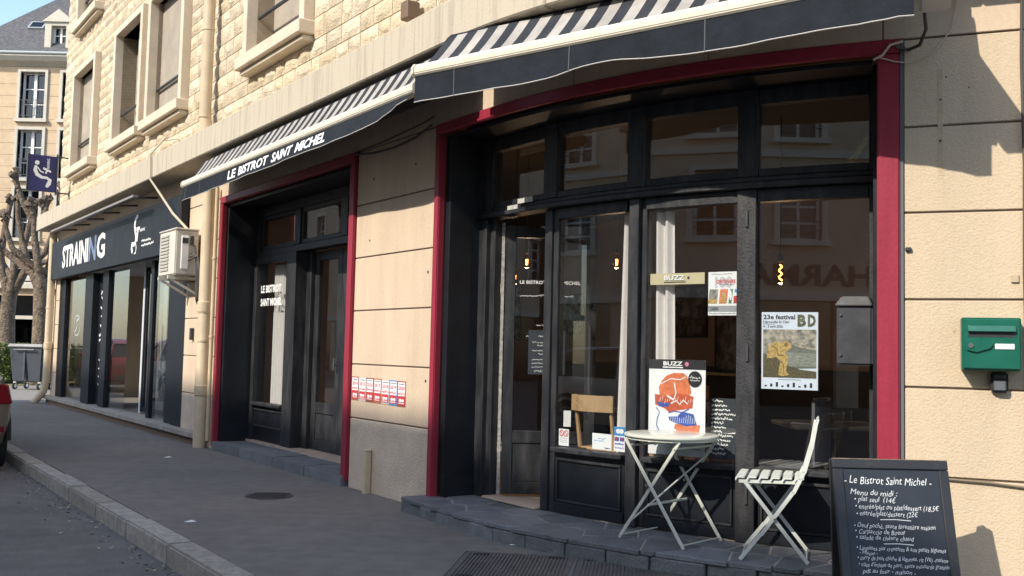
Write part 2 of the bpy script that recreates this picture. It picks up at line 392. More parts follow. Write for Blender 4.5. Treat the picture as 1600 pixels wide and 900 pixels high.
# ================================================================ the corner building
bld = thing('corner_building', 'cream stone building with rounded corner above the bistro', 'building', P(-1.5, -.2, 0))
COURSES = [(0, .65), (.65, 1.15), (1.15, 1.65), (1.65, 2.15), (2.15, 2.65), (2.65, 3.17)]
def courses(s0, s1, ret0=False):
    for i, (a, b) in enumerate(COURSES):
        m = MB(); m.fbox(s0, s1, -.03, 0.0, a + (.006 if i else -.06), b - .006)
        part('wall_block', m, PLINTH if i == 0 and s0 < 3 else (RENDER if s0 > 3 else RENDER2), bld, bevel=.004)
def core(s0, s1, z0, z1, d0=-.36, d1=-.012, m_=GROOVE, name='wall_core'):
    m = MB(); m.fbox(s0, s1, d0, d1, z0, z1); part(name, m, m_, bld)
courses(-2.235, -.752); core(-2.23, -.757, -.05, 3.165)
courses(3.165, 6.5); core(3.165, 6.5, -.05, 3.165)
courses(-7.45, -6.09); core(-7.45, -6.09, -.05, 3.165)
courses(-16.5, -16.05); core(-16.5, -16.05, -.05, 3.165)
# wall above the openings, under the ledge: render slabs with upright joints
sj = [-16.5, -14.8, -13.1, -11.4, -9.7, -8.0, -6.3, -4.6, -3.3, -2.25, -1.2, -.1, .95, 2.0, 3.05, 6.5]
for a, b in zip(sj[:-1], sj[1:]):
    m = MB(); m.fbox(a + .003, b - .003, -.03, 0, 3.176, 3.69); part('wall_block', m, RENDER2, bld, bevel=.003)
core(-16.5, 6.5, 3.17, 3.69)
# projecting ledge, in lengths
sj = [-16.85, -13.4, -10.2, -7.1, -4.2, -1.4, 1.0, 3.4, 6.5]
for a, b in zip(sj[:-1], sj[1:]):
    m = MB(); m.fbox(a + .002, b - .002, -.3, .38, 3.632, 3.955); part('ledge', m, CONC, bld, bevel=.012)
m = MB(); m.fbox(-16.6, 6.5, -.3, .02, 3.70, 3.97); part('ledge_core', m, MORTAR, bld)
# upper storeys
WINS = []
for z0, z1 in ((4.72, 6.62), (7.66, 9.5)):
    for a, b in ((-15.0, -13.3), (-11.62, -10.02), (-9.44, -7.8), (-5.1, -3.5)): WINS.append((a, b, z0, z1))
ZT = 10.6
def upper(s0, s1, z0, z1):
    m = MB(); m.fbox(s0, s1, -.42, .004, z0, z1); part('upper_wall', m, MORTAR, bld)
zs = [3.958, 4.72, 6.62, 7.66, 9.5, ZT]
for i in range(5):
    if i in (1, 3):
        e = -16.5
        for a, b, z0, z1 in sorted(w for w in WINS if abs(w[2] - zs[i]) < .01):
            upper(e, a, zs[i], zs[i + 1]); e = b
        upper(e, 6.5, zs[i], zs[i + 1])
    else: upper(-16.5, 6.5, zs[i], zs[i + 1])
# rock-faced stones
unit = []
for k in range(12):
    rr = random.Random(100 + k); vs = []; nx, nz = 4, 3
    for j in range(nz + 1):
        for i in range(nx + 1):
            edge = i in (0, nx) or j in (0, nz)
            vs.append(Vector((i / nx + (0 if edge else rr.uniform(-.06, .06)), (.60 if edge else rr.uniform(.05, .40)), j / nz + (0 if edge else rr.uniform(-.08, .08)))))
    fs = [(j * 5 + i, j * 5 + i + 1, j * 5 + i + 6, j * 5 + i + 5) for j in range(nz) for i in range(nx)]
    bd = [0, 1, 2, 3, 4, 9, 14, 19, 18, 17, 16, 15, 10, 5]; o = len(vs)
    vs += [Vector((vs[i].x, 1, vs[i].z)) for i in bd]; n = len(bd)
    fs += [(bd[(i + 1) % n], bd[i], o + i, o + (i + 1) % n) for i in range(n)]
    m = MB(); m.add(vs, fs); unit.append(m)
stones = []; rs = random.Random(5); z = 3.965
while z < ZT - .2:
    h = rs.choice((.17, .19, .21, .24)); s = -16.5 + rs.uniform(-.0, .1)
    while s < 3.3:
        w = rs.uniform(.20, .46); blk = [(a - .13, b + .13) for a, b, z0, z1 in WINS if z + h > z0 - .1 and z < z1 + .1]
        for a, b in blk:
            if s < a < s + w + .09: w = a - s
            elif a <= s + .001 and s < b: s = b; w = rs.uniform(.20, .46)
        if w > .05:
            q = proj(P(s + w / 2, .05, z + h / 2))
            if -80 < q[0] < 1750 and -150 < q[1] < 900:
                p0, p1 = proj(P(s, .05, z)), proj(P(s + w, .05, z + h))
                inn = q[1] > -5
                stones.append((-(abs(p1[0] - p0[0]) * abs(proj(P(s, .05, z + h))[1] - p0[1])) - (1e5 if inn else 0), s, z, w, h))
        else:                                     # trim up to the opening
            pass
        s += w
    z += h
stones.sort(); um = [m.mesh('stone', STONE) for m in unit]
rest = MB(); base = P(-1.5, -.2, 0)
for i, (_, s, z, w, h) in enumerate(stones):
    a = AZ + min(max(s + w / 2, 0), ARC) / RAD
    org = P(s + .006, .046, z + .006); dep = .050
    k = rs.randrange(12)
    if i < 298:
        o = bpy.data.objects.new('stone', um[k]); COL.objects.link(o); o.parent = bld
        o.location = org - base; o.rotation_euler = (0, 0, a - math.pi / 2); o.scale = (w - .011, dep, h - .011)
    else:
        M = Matrix.Translation(org) @ Matrix.Rotation(a - math.pi / 2, 4, 'Z') @ Matrix.Diagonal((w - .011, dep, h - .011, 1))
        rest.add([M @ v for v in unit[k].v], unit[k].f)
part('stone_courses', rest, STONE_FAR, bld, kind='stuff')
# window surrounds with sill, shutter, rail, casement
FRAMEW = mat('white_window_frame', (.66, .65, .62), .5)
for n_, (a, b, z0, z1) in enumerate(WINS):
    m = MB(); t = .12
    m.fbox(a - t, a, -.60, .14, z0 - .02, z1 + t); m.fbox(b, b + t, -.60, .14, z0 - .02, z1 + t); m.fbox(a - .002, b + .002, -.60, .137, z1, z1 + t)
    win = part('window', m, SURR, bld, bevel=.008)
    m = MB(); m.fbox(a - .17, b + .17, -.3, .21, z0 - .13, z0 + .02); part('sill', m, SURR, win, bevel=.01)
    m = MB(); m.fbox(a - .13, b + .13, 0, .15, z0 - .19, z0 - .134); part('sill_moulding', m, SURR, win, bevel=.008)
    m = MB(); m.tube([P(a + .005, -.02, z0 + .52), P(b - .005, -.02, z0 + .52)], .022, 8); part('rail', m, DARKM, win, smooth=True)
    m = MB(); mid = (a + b) / 2
    for (x0, x1) in ((a, mid - .005), (mid + .005, b)):
        m.fbox(x0, x0 + .07, -.58, -.52, z0 + .02, z1); m.fbox(x1 - .07, x1, -.58, -.52, z0 + .02, z1)
        for zz in (z0 + .02, (z0 + z1) / 2, z1 - .08): m.fbox(x0 + .07, x1 - .07, -.58, -.52, zz, zz + .08)
    part('casement', m, FRAMEW, win)
    m = MB(); m.fbox(a + .01, b - .01, -.562, -.555, z0 + .03, z1 - .01); part('pane', m, GLASS_DARK, win)
    m = MB(); m.fbox(a, b, *((-.09, -.06), (-.24, -.235), (-.09, -.06), (-.21, -.205))[n_ % 4], z0, z1); part('reveal_tone_panel', m, BOARDP, win)  # added panel, its colour stands in for the softly shaded reveal
    kind = n_ % 4
    if kind in (1, 3):
        slm = mat('weathered_shutter', (.27, .25, .22), .7, .2, 12) if kind == 1 else WHITE
        if kind == 1:      # grey slatted shutter folded out of the middle of the opening
            for q in range(7): m = MB(); m.fbox(b - .99 + q * .14, b - .99 + q * .14 + .13, -.13, -.095, z0 + .03, z1 - .03); part('shutter_slat', m, slm, win)
        else:
            for q in range(8): m = MB(); m.fbox(b - .66 + q * .081, b - .66 + q * .081 + .07, -.20, -.165, z0 + .03, z1 - .03); part('shutter_slat', m, slm, win)
    elif kind == 2: m = MB(); m.fbox(b - .14, b - .01, -.055, .0, z0 + .03, z1 - .02); part('shutter', m, WHITE, win, bevel=.01)
# roof slab, end and rear walls close the body
m = MB(); m.prism([L(-16.5, 0, ZT), L(0, 0, ZT), P(1.5, 0, ZT), P(ARC, 0, ZT), P(6.5, 0, ZT), P(6.5, -9, ZT), L(-16.5, -9, ZT)], (0, 0, .3)); part('roof', m, SLROOF, bld)
m = MB(); m.fbox(-16.52, -16.2, -9, -.36, -.05, 3.69); m.fbox(-16.5, -16.2, -9, -.42, 3.7, ZT); part('end_wall', m, RENDER2, bld)
m = MB(); m.fbox(-16.2, -1.0, -9.2, -8.9, -.05, ZT); part('rear_wall', m, RENDER2, bld)
m = MB(); m.obox(P(6.5, 0, -.05), NR.to_3d() * -9, UR.to_3d() * .3, (0, 0, ZT)); part('side_wall', m, RENDER2, bld)
# red surrounds of the bistro fronts belong to the joinery below
# ---------------------------------------------------------------- rooms behind the glass
room = thing('bistro_room', 'dim bistro room with brown walls behind the shop windows', 'room', P(-1.5, -3, .14))
fl = [P(-6.0, -.36, .02), L(-2, -.36, .02), P(.0, -.36, .02), P(1, -.36, .02), P(2, -.36, .02), P(3.1, -.36, .02), P(3.1, -4.2, .02), L(-6.0, -5.2, .02)]
m = MB(); m.prism(fl, (0, 0, .11)); part('floor', m, INF, room)
m = MB(); m.prism([p + Vector((0, 0, 3.15)) for p in fl], (0, 0, .1)); part('ceiling', m, INC, room)
a, b = L(-6.0, -5.2, .13), P(3.1, -4.2, .13); t = (b - a).normalized(); nn = Vector((t.y, -t.x, 0))
if nn.dot(NL.to_3d()) < 0: nn = -nn
m = MB(); m.obox(a, b - a, nn * -.15, (0, 0, 3.05)); part('back_wall', m, INW, room)
m = MB(); m.obox(a + nn * .002, b - a, nn * .03, (0, 0, 1.05)); part('wainscot', m, IND, room)
m = MB(); m.fbox(-6.1, -6.0, -5.3, -.37, .13, 3.15); part('party_wall', m, INW, room)
m = MB(); m.obox(P(3.12, -.4, .13), P(3.12, -4.3, .13) - P(3.12, -.4, .13), tang(3.1)[0] * .1, (0, 0, 3.05)); part('side_wall', m, INW, room)
m = MB(); m.fbox(-2.3, -.74, -.5, -.37, .13, 3.15); part('pier', m, INW, room)
st = thing('studio_room', 'pale grey studio room behind the far shop window', 'room', P(-12, -2, .14))
m = MB(); m.fbox(-16.1, -7.5, -3.6, -.1, .02, .14); part('floor', m, mat('studio_floor', (.25, .22, .2), .6), st)
m = MB(); m.fbox(-16.1, -7.5, -3.6, -.1, 2.75, 2.85); part('ceiling', m, STUD, st)
m = MB(); m.fbox(-16.1, -7.5, -3.7, -3.6, .14, 2.75); part('back_wall', m, STUD, st)
m = MB(); m.fbox(-10.95, -10.85, -3.6, -.35, .14, 2.75); part('partition', m, STUD, st)
m = MB(); m.fbox(-7.5, -7.4, -3.6, -.37, .14, 2.75); part('end_wall', m, STUD, st)
# ================================================================ main bistro front (rounded corner)
FD = -.38
fr = thing('bistro_shopfront', 'black wooden shopfront with burgundy surround and open glass door', 'shopfront', P(1.2, -.3, .12))
def fpart(name, args, m_, par, bevel=.004, **k):
    m = MB()
    for a in (args if isinstance(args[0], (list, tuple)) else [args]): m.fbox(*a)
    return part(name, m, m_, par, bevel=bevel, **k)
# burgundy surround
fpart('surround_post', (-.752, -.672, -.035, .03, .02, 3.082), RED, fr, .008, seg=2)
fpart('surround_post', (3.018, 3.140, -.12, .03, .0, 3.082), RED, fr, .008, seg=2)
fpart('surround_beam', (-.752, 3.14, -.02, .032, 3.086, 3.170), RED, fr, .008)
fpart('edge_strip', (3.142, 3.163, -.05, .012, .0, 3.17), mat('grey_jamb', (.12, .115, .125), .8), fr, .002)
# reveal of the recess
fpart('reveal_panel', (-.668, -.60, -.42, -.04, .12, 3.07), BLACKP, fr, .003)
fpart('reveal_skirting', (-.598, -.588, -.40, -.045, .122, .30), BLACKP, fr, .003)
fpart('reveal_panel', (2.99, 3.016, -.40, -.122, .0, 3.07), BLACKP, fr, .003)
fpart('soffit', (-.60, 2.99, -.40, -.042, 3.05, 3.08), BLACKP, fr, .003)
# posts
for a, b, d in ((-.60, -.49, .02), (-.488, -.42, -.02), (.30, .385, .0), (.387, .445, -.02), (1.175, 1.215, -.02), (1.217, 1.30, .025), (1.302, 1.345, -.02), (2.08, 2.215, .02), (2.955, 2.988, .0)):
    fpart('post', (a, b, FD - .06, FD + .03 + d, .12, 2.388), BLACKW, fr)
for a, b in ((-.60, -.43), (.28, .44), (1.18, 1.335), (2.075, 2.22), (2.955, 2.988)):
    fpart('upper_post', (a, b, FD - .06, FD + .04, 2.472, 3.048), BLACKW, fr)
fpart('transom', (-.60, 2.988, FD - .07, FD + .085, 2.392, 2.432), BLACKW, fr, .006)
fpart('transom_moulding', (-.60, 2.988, FD - .07, FD + .055, 2.434, 2.468), BLACKW, fr, .006)
BAYS = [(-.43, .28), (.447, 1.173), (1.347, 2.078), (2.217, 2.953)]
for i, (a, b) in enumerate(BAYS):
    ua, ub = ((-.428, .278), (.442, 1.178), (1.337, 2.073), (2.222, 2.953))[i]
    fpart('upper_rail', (ua, ub, FD - .05, FD + .03, 2.472, 2.522), BLACKW, fr); fpart('upper_rail', (ua, ub, FD - .05, FD + .03, 2.948, 3.048), BLACKW, fr)
    m = MB(); m.fbox(ua, ub, FD - .012, FD - .006, 2.51, 2.96, chord=True); part('pane', m, GLASS, fr)
    if i == 0: continue
    fpart('rail', (a, b, FD - .05, FD + .03, 2.308, 2.388), BLACKW, fr)
    fpart('sill_rail', (a, b, FD - .06, FD + .065, .565, .603), BLACKW, fr, .008)
    fpart('lower_panel', (a, b, FD - .05, FD + .005, .12, .563), BLACKP, fr)
    for zz in ((.505, .525), (.205, .222)): fpart('panel_moulding', (a + .03, b - .03, FD + .004, FD + .024, *zz), BLACKW, fr)
    for x in (a + .03, b - .045): fpart('panel_moulding', (x, x + .015, FD + .004, FD + .022, .224, .503), BLACKW, fr)
    fpart('plinth_board', (a, b, FD + .006, FD + .022, .122, .20), BLACKP, fr)
    m = MB(); m.fbox(a, b, FD - .012, FD - .006, .60, 2.312, chord=True); part('pane', m, GLASS, fr)
for x, z in ((2.14, 2.20), (2.15, 1.33), (2.15, .42)): fpart('slot_cover', (x, x + .022, FD + .05, FD + .062, z - .06, z + .05), DARKM, fr, .004)
fpart('threshold', (-.43, .30, -.46, -.30, .12, .137), mat('threshold_stone', (.42, .33, .26), .7, .1, 20), fr)
# tape marks left on the transom above the door
for a, b, z0, z1 in ((-.14, .0, 2.425, 2.458), (.0, .20, 2.462, 2.50)):
    m = MB(); m.fbox(a, b, FD + .08, FD + .088, z0, z1, chord=True); part('tape_strip', m, mat('weathered_tape', (.42, .41, .38), .8, .3, 40), fr)
# door leaf, swung inwards
dr = thing('door', 'x', 'door'); del dr['label'], dr['category']
dr.parent = fr
hp = P(-.40, -.47, 0); t0, n0 = tang(-.1); ang = R_(55)
du = (t0 * math.cos(ang) - n0 * math.sin(ang)).normalized(); dn = Vector((du.y, -du.x, 0))
if dn.dot(n0) < 0: dn = -dn
def dbox(u0, u1, w0, w1, z0, z1):
    m = MB(); m.obox(hp + du * u0 + dn * w0 + Vector((0, 0, z0)), du * (u1 - u0), dn * (w1 - w0), (0, 0, z1 - z0)); return m
bpy.data.objects.remove(dr)
dm = MB(); dm.v = []; 
for a in ((0, .085, 0, .045, .15, 2.34), (.665, .75, 0, .045, .15, 2.34), (.0855, .6645, 0, .045, 2.24, 2.34), (.0855, .6645, 0, .045, .56, .66), (.0855, .6645, .001, .044, .15, .25), (.0855, .6645, .01, .035, .2505, .5595)):
    q = dbox(*a); dm.add(q.v, q.f)
door = part('door', dm, BLACKW, fr, bevel=.004)
part('pane', dbox(.08, .67, .018, .024, .65, 2.25), GLASS, door)
q = MB(); 
c = hp + du * .70 + dn * .09
q.tube([c + Vector((0, 0, .98)), c + Vector((0, 0, 1.52))], .016, 10); q.tube([c + Vector((0, 0, 1.05)), c - dn * .05 + Vector((0, 0, 1.05))], .01, 8); q.tube([c + Vector((0, 0, 1.45)), c - dn * .05 + Vector((0, 0, 1.45))], .01, 8)
part('handle', q, DARKM, door, smooth=True)
dsf = lambda x, z: hp + du * x + dn * .0265 + Vector((0, 0, z))
q = MB(); text_fit(q, 'LE BISTROT SAINT MICHEL', .12, .62, 1.86, 1.888, dsf, .01); part('lettering', q, LETTER, door); q = MB(); [scrib(q, x, z, w, .014, dsf, .0035) for x, z, w in ((.12, 1.76, .44), (.26, 1.52, .18), (.18, 1.43, .3))]
part('small_print', q, LETTER, door, kind='stuff')
part('glazing_bead', dbox(-.035, -.01, -.01, .03, .14, 2.36), mat('worn_white_edge', (.30, .29, .27), .8, .5, 25), door)
# hanging slate menu in the door
msl = MB(); q = MB(); q.obox(hp + du * .2 + dn * .05 + Vector((0, 0, 1.12)), du * .30, dn * .012, (0, 0, .36)); mn = single('slate_menu', q, BOARD, 'small black slate menu hung on the open glass door', 'menu board')
ms = lambda x, z: hp + du * (.2 + x) + dn * .0635 + Vector((0, 0, z)); q = MB()
for x, z, w in ((.08, 1.43, .13), (.03, 1.38, .24), (.07, 1.355, .16), (.03, 1.31, .22), (.08, 1.285, .15), (.03, 1.24, .2), (.03, 1.21, .23), (.03, 1.18, .16), (.05, 1.145, .1)): scrib(q, x, z, w, .011, ms, .003)
part('chalk_text', q, CHALK, mn, kind='stuff')
m = MB(); q = dbox(.50, .56, .027, .03, .70, .83); single('door_sticker', q, PAPER, 'small white sticker on the open door glass', 'sticker', 'stickers on the bistro glass')

# grey metal hood by the right jamb
hb = thing('meter_box', 'dark grey metal box fixed beside the burgundy post', 'box', P(2.88, -.3, 1.26))
m = MB(); m.fbox(2.775, 2.986, FD + .03, -.16, 1.265, 1.62, chord=True); part('case', m, mat('zinc_grey', (.035, .037, .042), .45, .25, 9), hb, bevel=.012, seg=2)
m = MB(); a = [P(2.762, FD + .03, 1.622), P(2.987, FD + .03, 1.622), P(2.987, -.145, 1.622), P(2.762, -.145, 1.622)]; b = [P(2.80, FD + .03, 1.69), P(2.96, FD + .03, 1.69), P(2.96, -.20, 1.68), P(2.80, -.20, 1.68)]
m.hexa(a + b); part('lid', m, mat('zinc_lit_top', (.10, .10, .10), .45, .25, 9), hb, bevel=.008)  # same zinc as the case, sunlit top put into a paler colour
m = MB()
for zz in (1.32, 1.56): m.lathe([(.008, 0), (.008, .01)], P(2.80, -.155, zz), 8)
part('rivet', m, STEEL, hb)

# ================================================================ slate step and crazy paving
stp = MB()
ss = srange(-.80, 3.16); 
def stepd(s): return .215 + .10 * math.sin(max(0, min(1, (s + .8) / 3.9)) * math.pi) 
pts = [P(s_, stepd(s_) - .03, -.05) for s_ in ss] + [P(s_, -.44, -.05) for s_ in reversed(ss)]
stp.prism(pts, (0, 0, .1625)); stepo = thing('slate_step', 'grey slate paved step in front of the bistro corner window', 'step', P(1.2, .0, 0))
part('bed', stp, SLATEJ, stepo)
# voronoi slabs in (s, d)
rv = random.Random(21); seeds = [(rv.uniform(-.7, 3.1), rv.uniform(-.36, .28)) for _ in range(30)]
for _ in range(6):
    # relax
    acc = [[0, 0, 0] for _ in seeds]
    for i in range(900):
        q = (rv.uniform(-.8, 3.16), rv.uniform(-.38, .3)); k = min(range(len(seeds)), key=lambda j: (seeds[j][0] - q[0]) ** 2 + (seeds[j][1] - q[1]) ** 2); acc[k][0] += q[0]; acc[k][1] += q[1]; acc[k][2] += 1
    seeds = [((a[0] / a[2] + s_[0]) / 2, (a[1] / a[2] + s_[1]) / 2) if a[2] else s_ for a, s_ in zip(acc, seeds)]
def clip(pg, px, py, nx, ny):
    out = []
    for i in range(len(pg)):
        a, b = pg[i], pg[(i + 1) % len(pg)]; da = (a[0] - px) * nx + (a[1] - py) * ny; db = (b[0] - px) * nx + (b[1] - py) * ny
        if da <= 0: out.append(a)
        if da * db < 0: t = da / (da - db); out.append((a[0] + (b[0] - a[0]) * t, a[1] + (b[1] - a[1]) * t))
    return out
for i, (sx, sd) in enumerate(seeds):
    pg = [(-.79, -.37), (3.15, -.37), (3.15, stepd(sx) + .012), (-.79, stepd(sx) + .012)]
    for j, (tx, td) in enumerate(seeds):
        if i == j: continue
        nx, ny = tx - sx, td - sd; k = math.hypot(nx, ny)
        pg = clip(pg, (sx + tx) / 2 - nx / k * .006, (sd + td) / 2 - ny / k * .006, nx, ny)
        if len(pg) < 3: break
    if len(pg) < 3: continue
    m = MB(); zz = .115 + rv.uniform(-.002, .004); m.prism([P(x, d, zz - .03) for x, d in pg], (0, 0, .03)); part('slab', m, SLATE, stepo, bevel=.004)
s = -.79
while s < 3.1:
    ln = min(rv.uniform(.2, .36), 3.15 - s); m = MB(); m.fbox(s + .005, s + ln - .005, stepd(s + ln / 2) - .06, stepd(s + ln / 2) + .006, -.05, .083, chord=True); part('riser_block', m, SLATE, stepo, bevel=.006); s += ln
# left step
lst = thing('stone_step', 'low grey stone step at the narrow bistro entrance', 'step', L(-4.2, 0, 0)); s = -6.0
for ln in (.95, 1.05, .85, .87):
    m = MB(); m.fbox(s + .004, s + ln - .004, -.62, .05, -.05, .105 + rv.uniform(-.004, .004)); part('slab', m, SLATE, lst, bevel=.01, seg=2); s += ln

# ================================================================ left bistro front
lf = thing('bistro_side_shopfront', 'narrow black wooden bistro front with curtained window and double door', 'shopfront', L(-4.1, -.4, .1))
fpart('surround_post', (-6.08, -6.0, -.035, .03, .03, 3.082), RED, lf, .008, seg=2)
fpart('surround_post', (-2.36, -2.245, -.05, .03, .05, 3.082), RED, lf, .008, seg=2)
fpart('surround_beam', (-6.08, -2.245, -.04, .034, 3.084, 3.172), RED, lf, .008)
fpart('reveal_panel', (-5.996, -5.945, -.45, -.04, .10, 3.07), BLACKP, lf, .003)
fpart('reveal_skirting', (-5.943, -5.93, -.43, -.045, .10, .34), BLACKP, lf, .003)
fpart('reveal_panel', (-2.375, -2.32, -.62, -.055, .10, 3.07), BLACKP, lf, .003)
fpart('soffit', (-5.94, -2.38, -.62, -.045, 3.04, 3.078), BLACKP, lf, .003)
WD = -.42; DD = -.58
fpart('fascia_board', (-5.94, -2.375, WD - .14, WD + .0, 2.42, 2.50), BLACKW, lf)
fpart('upper_rail', (-5.94, -2.375, WD - .1, WD + .0, 2.93, 3.04), BLACKW, lf)
for a, b in ((-5.94, -5.84), (-4.72, -4.56), (-3.46, -3.30), (-2.47, -2.375)): fpart('upper_post', (a, b, WD - .1, WD + .01, 2.502, 2.928), BLACKW, lf)
for a, b in ((-5.838, -4.722), (-4.558, -3.462), (-3.298, -2.472)):
    fpart('pane_frame', [(a, a + .05, WD - .06, WD - .01, 2.502, 2.928), (b - .05, b, WD - .06, WD - .01, 2.502, 2.928), (a + .051, b - .051, WD - .06, WD - .01, 2.502, 2.552), (a + .051, b - .051, WD - .06, WD - .01, 2.878, 2.928)], BLACKW, lf)
    m = MB(); m.fbox(a + .02, b - .02, WD - .04, WD - .034, 2.52, 2.91); part('pane', m, GLASS, lf)
# window bay standing forward
for a, b in ((-5.93, -5.84), (-4.88, -4.60)): fpart('post', (a, b, WD - .12, WD + .03, .10, 2.418), BLACKW, lf)
fpart('sill_rail', (-5.838, -4.882, WD - .08, WD + .06, .56, .60), BLACKW, lf, .008)
fpart('lower_panel', (-5.838, -4.882, WD - .06, WD + .0, .10, .558), BLACKP, lf)
fpart('panel_moulding', (-5.80, -4.92, WD + .0, WD + .02, .30, .325), BLACKW, lf); fpart('panel_moulding', (-5.80, -4.92, WD + .0, WD + .02, .50, .52), BLACKW, lf)
fpart('rail', (-5.838, -4.882, WD - .06, WD + .02, 2.33, 2.418), BLACKW, lf)
m = MB(); m.fbox(-5.85, -4.87, WD - .03, WD - .024, .59, 2.34); part('pane', m, GLASS, lf)
q = MB(); sf = fsurf(WD - .02); text_fit(q, 'LE BISTROT', -5.80, -5.14, 1.965, 2.06, sf, .03); part('lettering', q, LETTER, lf); q = MB(); text_fit(q, 'SAINT MICHEL', -5.80, -5.12, 1.80, 1.895, sf, .03); part('lettering', q, LETTER, lf)
# double door, set deeper
fpart('door_jamb', (-4.598, -4.47, DD - .06, DD + .05, .10, 2.418), BLACKW, lf)
fpart('door_jamb', (-2.47, -2.38, DD - .06, DD + .05, .10, 2.418), BLACKW, lf)
for a, b in ((-4.465, -3.745), (-3.735, -3.02)):
    dl = fpart('door', [(a, a + .11, DD - .05, DD, .115, 2.41), (b - .11, b, DD - .05, DD, .115, 2.41), (a + .111, b - .111, DD - .05, DD, 2.3, 2.41), (a + .111, b - .111, DD - .05, DD, .55, .67), (a + .111, b - .111, DD - .05, DD, .115, .25), (a + .112, b - .112, DD - .04, DD - .015, .251, .549)], BLACKW, lf)
    m = MB(); m.fbox(a + .1, b - .1, DD - .028, DD - .022, .66, 2.31); part('pane', m, GLASS, dl)
    if a < -4: m = MB(); m.tube([P(b - .05, DD + .04, 1.05), P(b - .05, DD + .04, 1.18)], .012); m.tube([P(b - .05, DD + .04, 1.11), P(b - .05, DD, 1.11)], .009); part('handle', m, STEEL, dl, smooth=True)
fpart('side_panel', (-3.015, -2.475, DD - .05, DD + .0, .10, 2.418), BLACKP, lf)

# ================================================================ studio shopfront at the far end
sfr = thing('studio_shopfront', 'black framed glazed studio front with white lettered sign', 'shopfront', L(-11.7, 0, .15))
SD = -.05
m = MB(); m.fbox(-16.75, -7.42, .02, .13, 2.575, 3.36); part('signboard', m, SIGNB, sfr, bevel=.01)
sf = fsurf(.1335); q = MB(); text_fit(q, 'STRAINI', -15.25, -12.98, 2.76, 3.21, sf, .03); part('lettering', q, LETTER, sfr); q = MB(); text_fit(q, 'G', -12.30, -11.70, 2.76, 3.21, sf, .03); part('lettering', q, LETTER, sfr)
q = MB(); text_fit(q, 'N', -12.92, -12.36, 2.76, 3.21, sf, .03); part('lettering', q, mat('blue_grey_letter', (.16, .21, .34), .5, .5, 6), sfr, label='blue grey letter N of the studio sign')
def emblem(q, X, Y, k, fn, up=1):
    # a bent running figure drawn as one long S, with a T and small words beside it
    f = lambda x, y: fn(X + x * k, Y + y * k)
    stroke(q, [(-.16, -.46), (-.24, -.34), (-.22, -.24), (-.08, -.26), (.06, -.22), (.10, -.08), (.02, .06), (-.06, .2), (-.04, .34), (.08, .42), (.2, .44)], [.10, .13, .13, .11, .12, .13, .12, .11, .12, .12, .07], f)
    stroke(q, [(.06, -.2), (.14, -.36), (.10, -.48), (-.02, -.5)], [.05, .05, .05, .03], f)
    poly(q, [(.1, .16), (.36, .16), (.36, .08), (.27, .08), (.21, -.2), (.12, -.2), (.18, .08), (.1, .08)], f)
    text_fit(q, 'RAINING', .38, .78, .02, .1, f, .02)
q = MB(); emblem(q, -9.75, 3.0, .62, lambda x, z: P(-9.75 + (x + 9.75) * 1.15, .1335, z))
scrib(q, -9.35, 2.86, .5, .03, sf, .02); scrib(q, -9.35, 2.79, .65, .03, sf, .02); part('emblem', q, LETTER, sfr)
for a, b, d in ((-16.03, -15.62, .02), (-13.72, -13.1, .04), (-12.42, -12.02, .02), (-9.40, -9.25, .0), (-8.36, -7.98, .02), (-7.978, -7.46, .05)): fpart('post', (a, b, SD - .1, SD + d, .17, 2.573), SIGNB, sfr)
for a, b in ((-15.615, -13.725), (-12.015, -10.82), (-9.245, -8.365)):
    m = MB(); m.fbox(a, b, SD - .04, SD - .03, .17, 2.57); part('pane', m, GLASS, sfr)
fpart('lettered_panel', (-13.095, -12.425, SD - .12, SD - .08, .17, 2.57), BLACKP, sfr)
q = MB(); lsf = fsurf(SD - .078)
for k, w in enumerate((.28, .0, .42, .36, .0, .40, .0, .34, .0, .38, .0, .42, .40)):
    if w: scrib(q, -12.55 - w, 2.36 - k * .085, w, .045, lsf, .03)
for k in range(4): disc(q, -12.6, .98 - k * .15, .04, .035, lsf); scrib(q, -12.9, .98 - k * .15, .2, .03, lsf, .02)
part('small_print', q, LETTER, sfr, kind='stuff')
# glass door, set back
fpart('door_frame', [(-10.815, -10.75, -.40, -.34, .17, 2.57), (-9.47, -9.405, -.40, -.34, .17, 2.57)], SIGNB, sfr)
dl = fpart('door', [(-10.74, -10.69, -.39, -.35, .18, 2.5), (-9.53, -9.48, -.39, -.35, .18, 2.5), (-10.689, -9.531, -.39, -.35, 2.45, 2.5), (-10.689, -9.531, -.39, -.35, .18, .25)], SIGNB, sfr)
m = MB(); m.fbox(-10.70, -9.52, -.373, -.367, .24, 2.46); part('pane', m, GLASS, dl)
m = MB(); m.tube([P(-9.62, -.31, .9), P(-9.62, -.31, 1.6)], .02); part('handle', m, STEEL, dl, smooth=True)
q = MB(); esf = fsurf(SD - .028)
stroke(q, [(-14.62 + .28 * math.cos(t_ * .5236), 1.62 + .20 * math.sin(t_ * .5236)) for t_ in range(13)], .02, esf); stroke(q, [(-14.75, 1.5), (-14.6, 1.6), (-14.68, 1.7), (-14.5, 1.76)], .04, esf); part('window_emblem', q, mat('frosted_film', (.45, .48, .48), .7), sfr)
for a, b in ((-16.7, -13.2), (-13.19, -9.6), (-9.59, -6.45)):
    m = MB(); m.fbox(a, b, -.2, .12, .095, .165); part('sill', m, mat('studio_sill', (.30, .27, .23), .8, .2, 6), sfr, bevel=.006)
m = MB(); m.fbox(-16.6, -6.5, -.2, .06, -.05, .09); part('plinth', m, GROOVE, sfr)
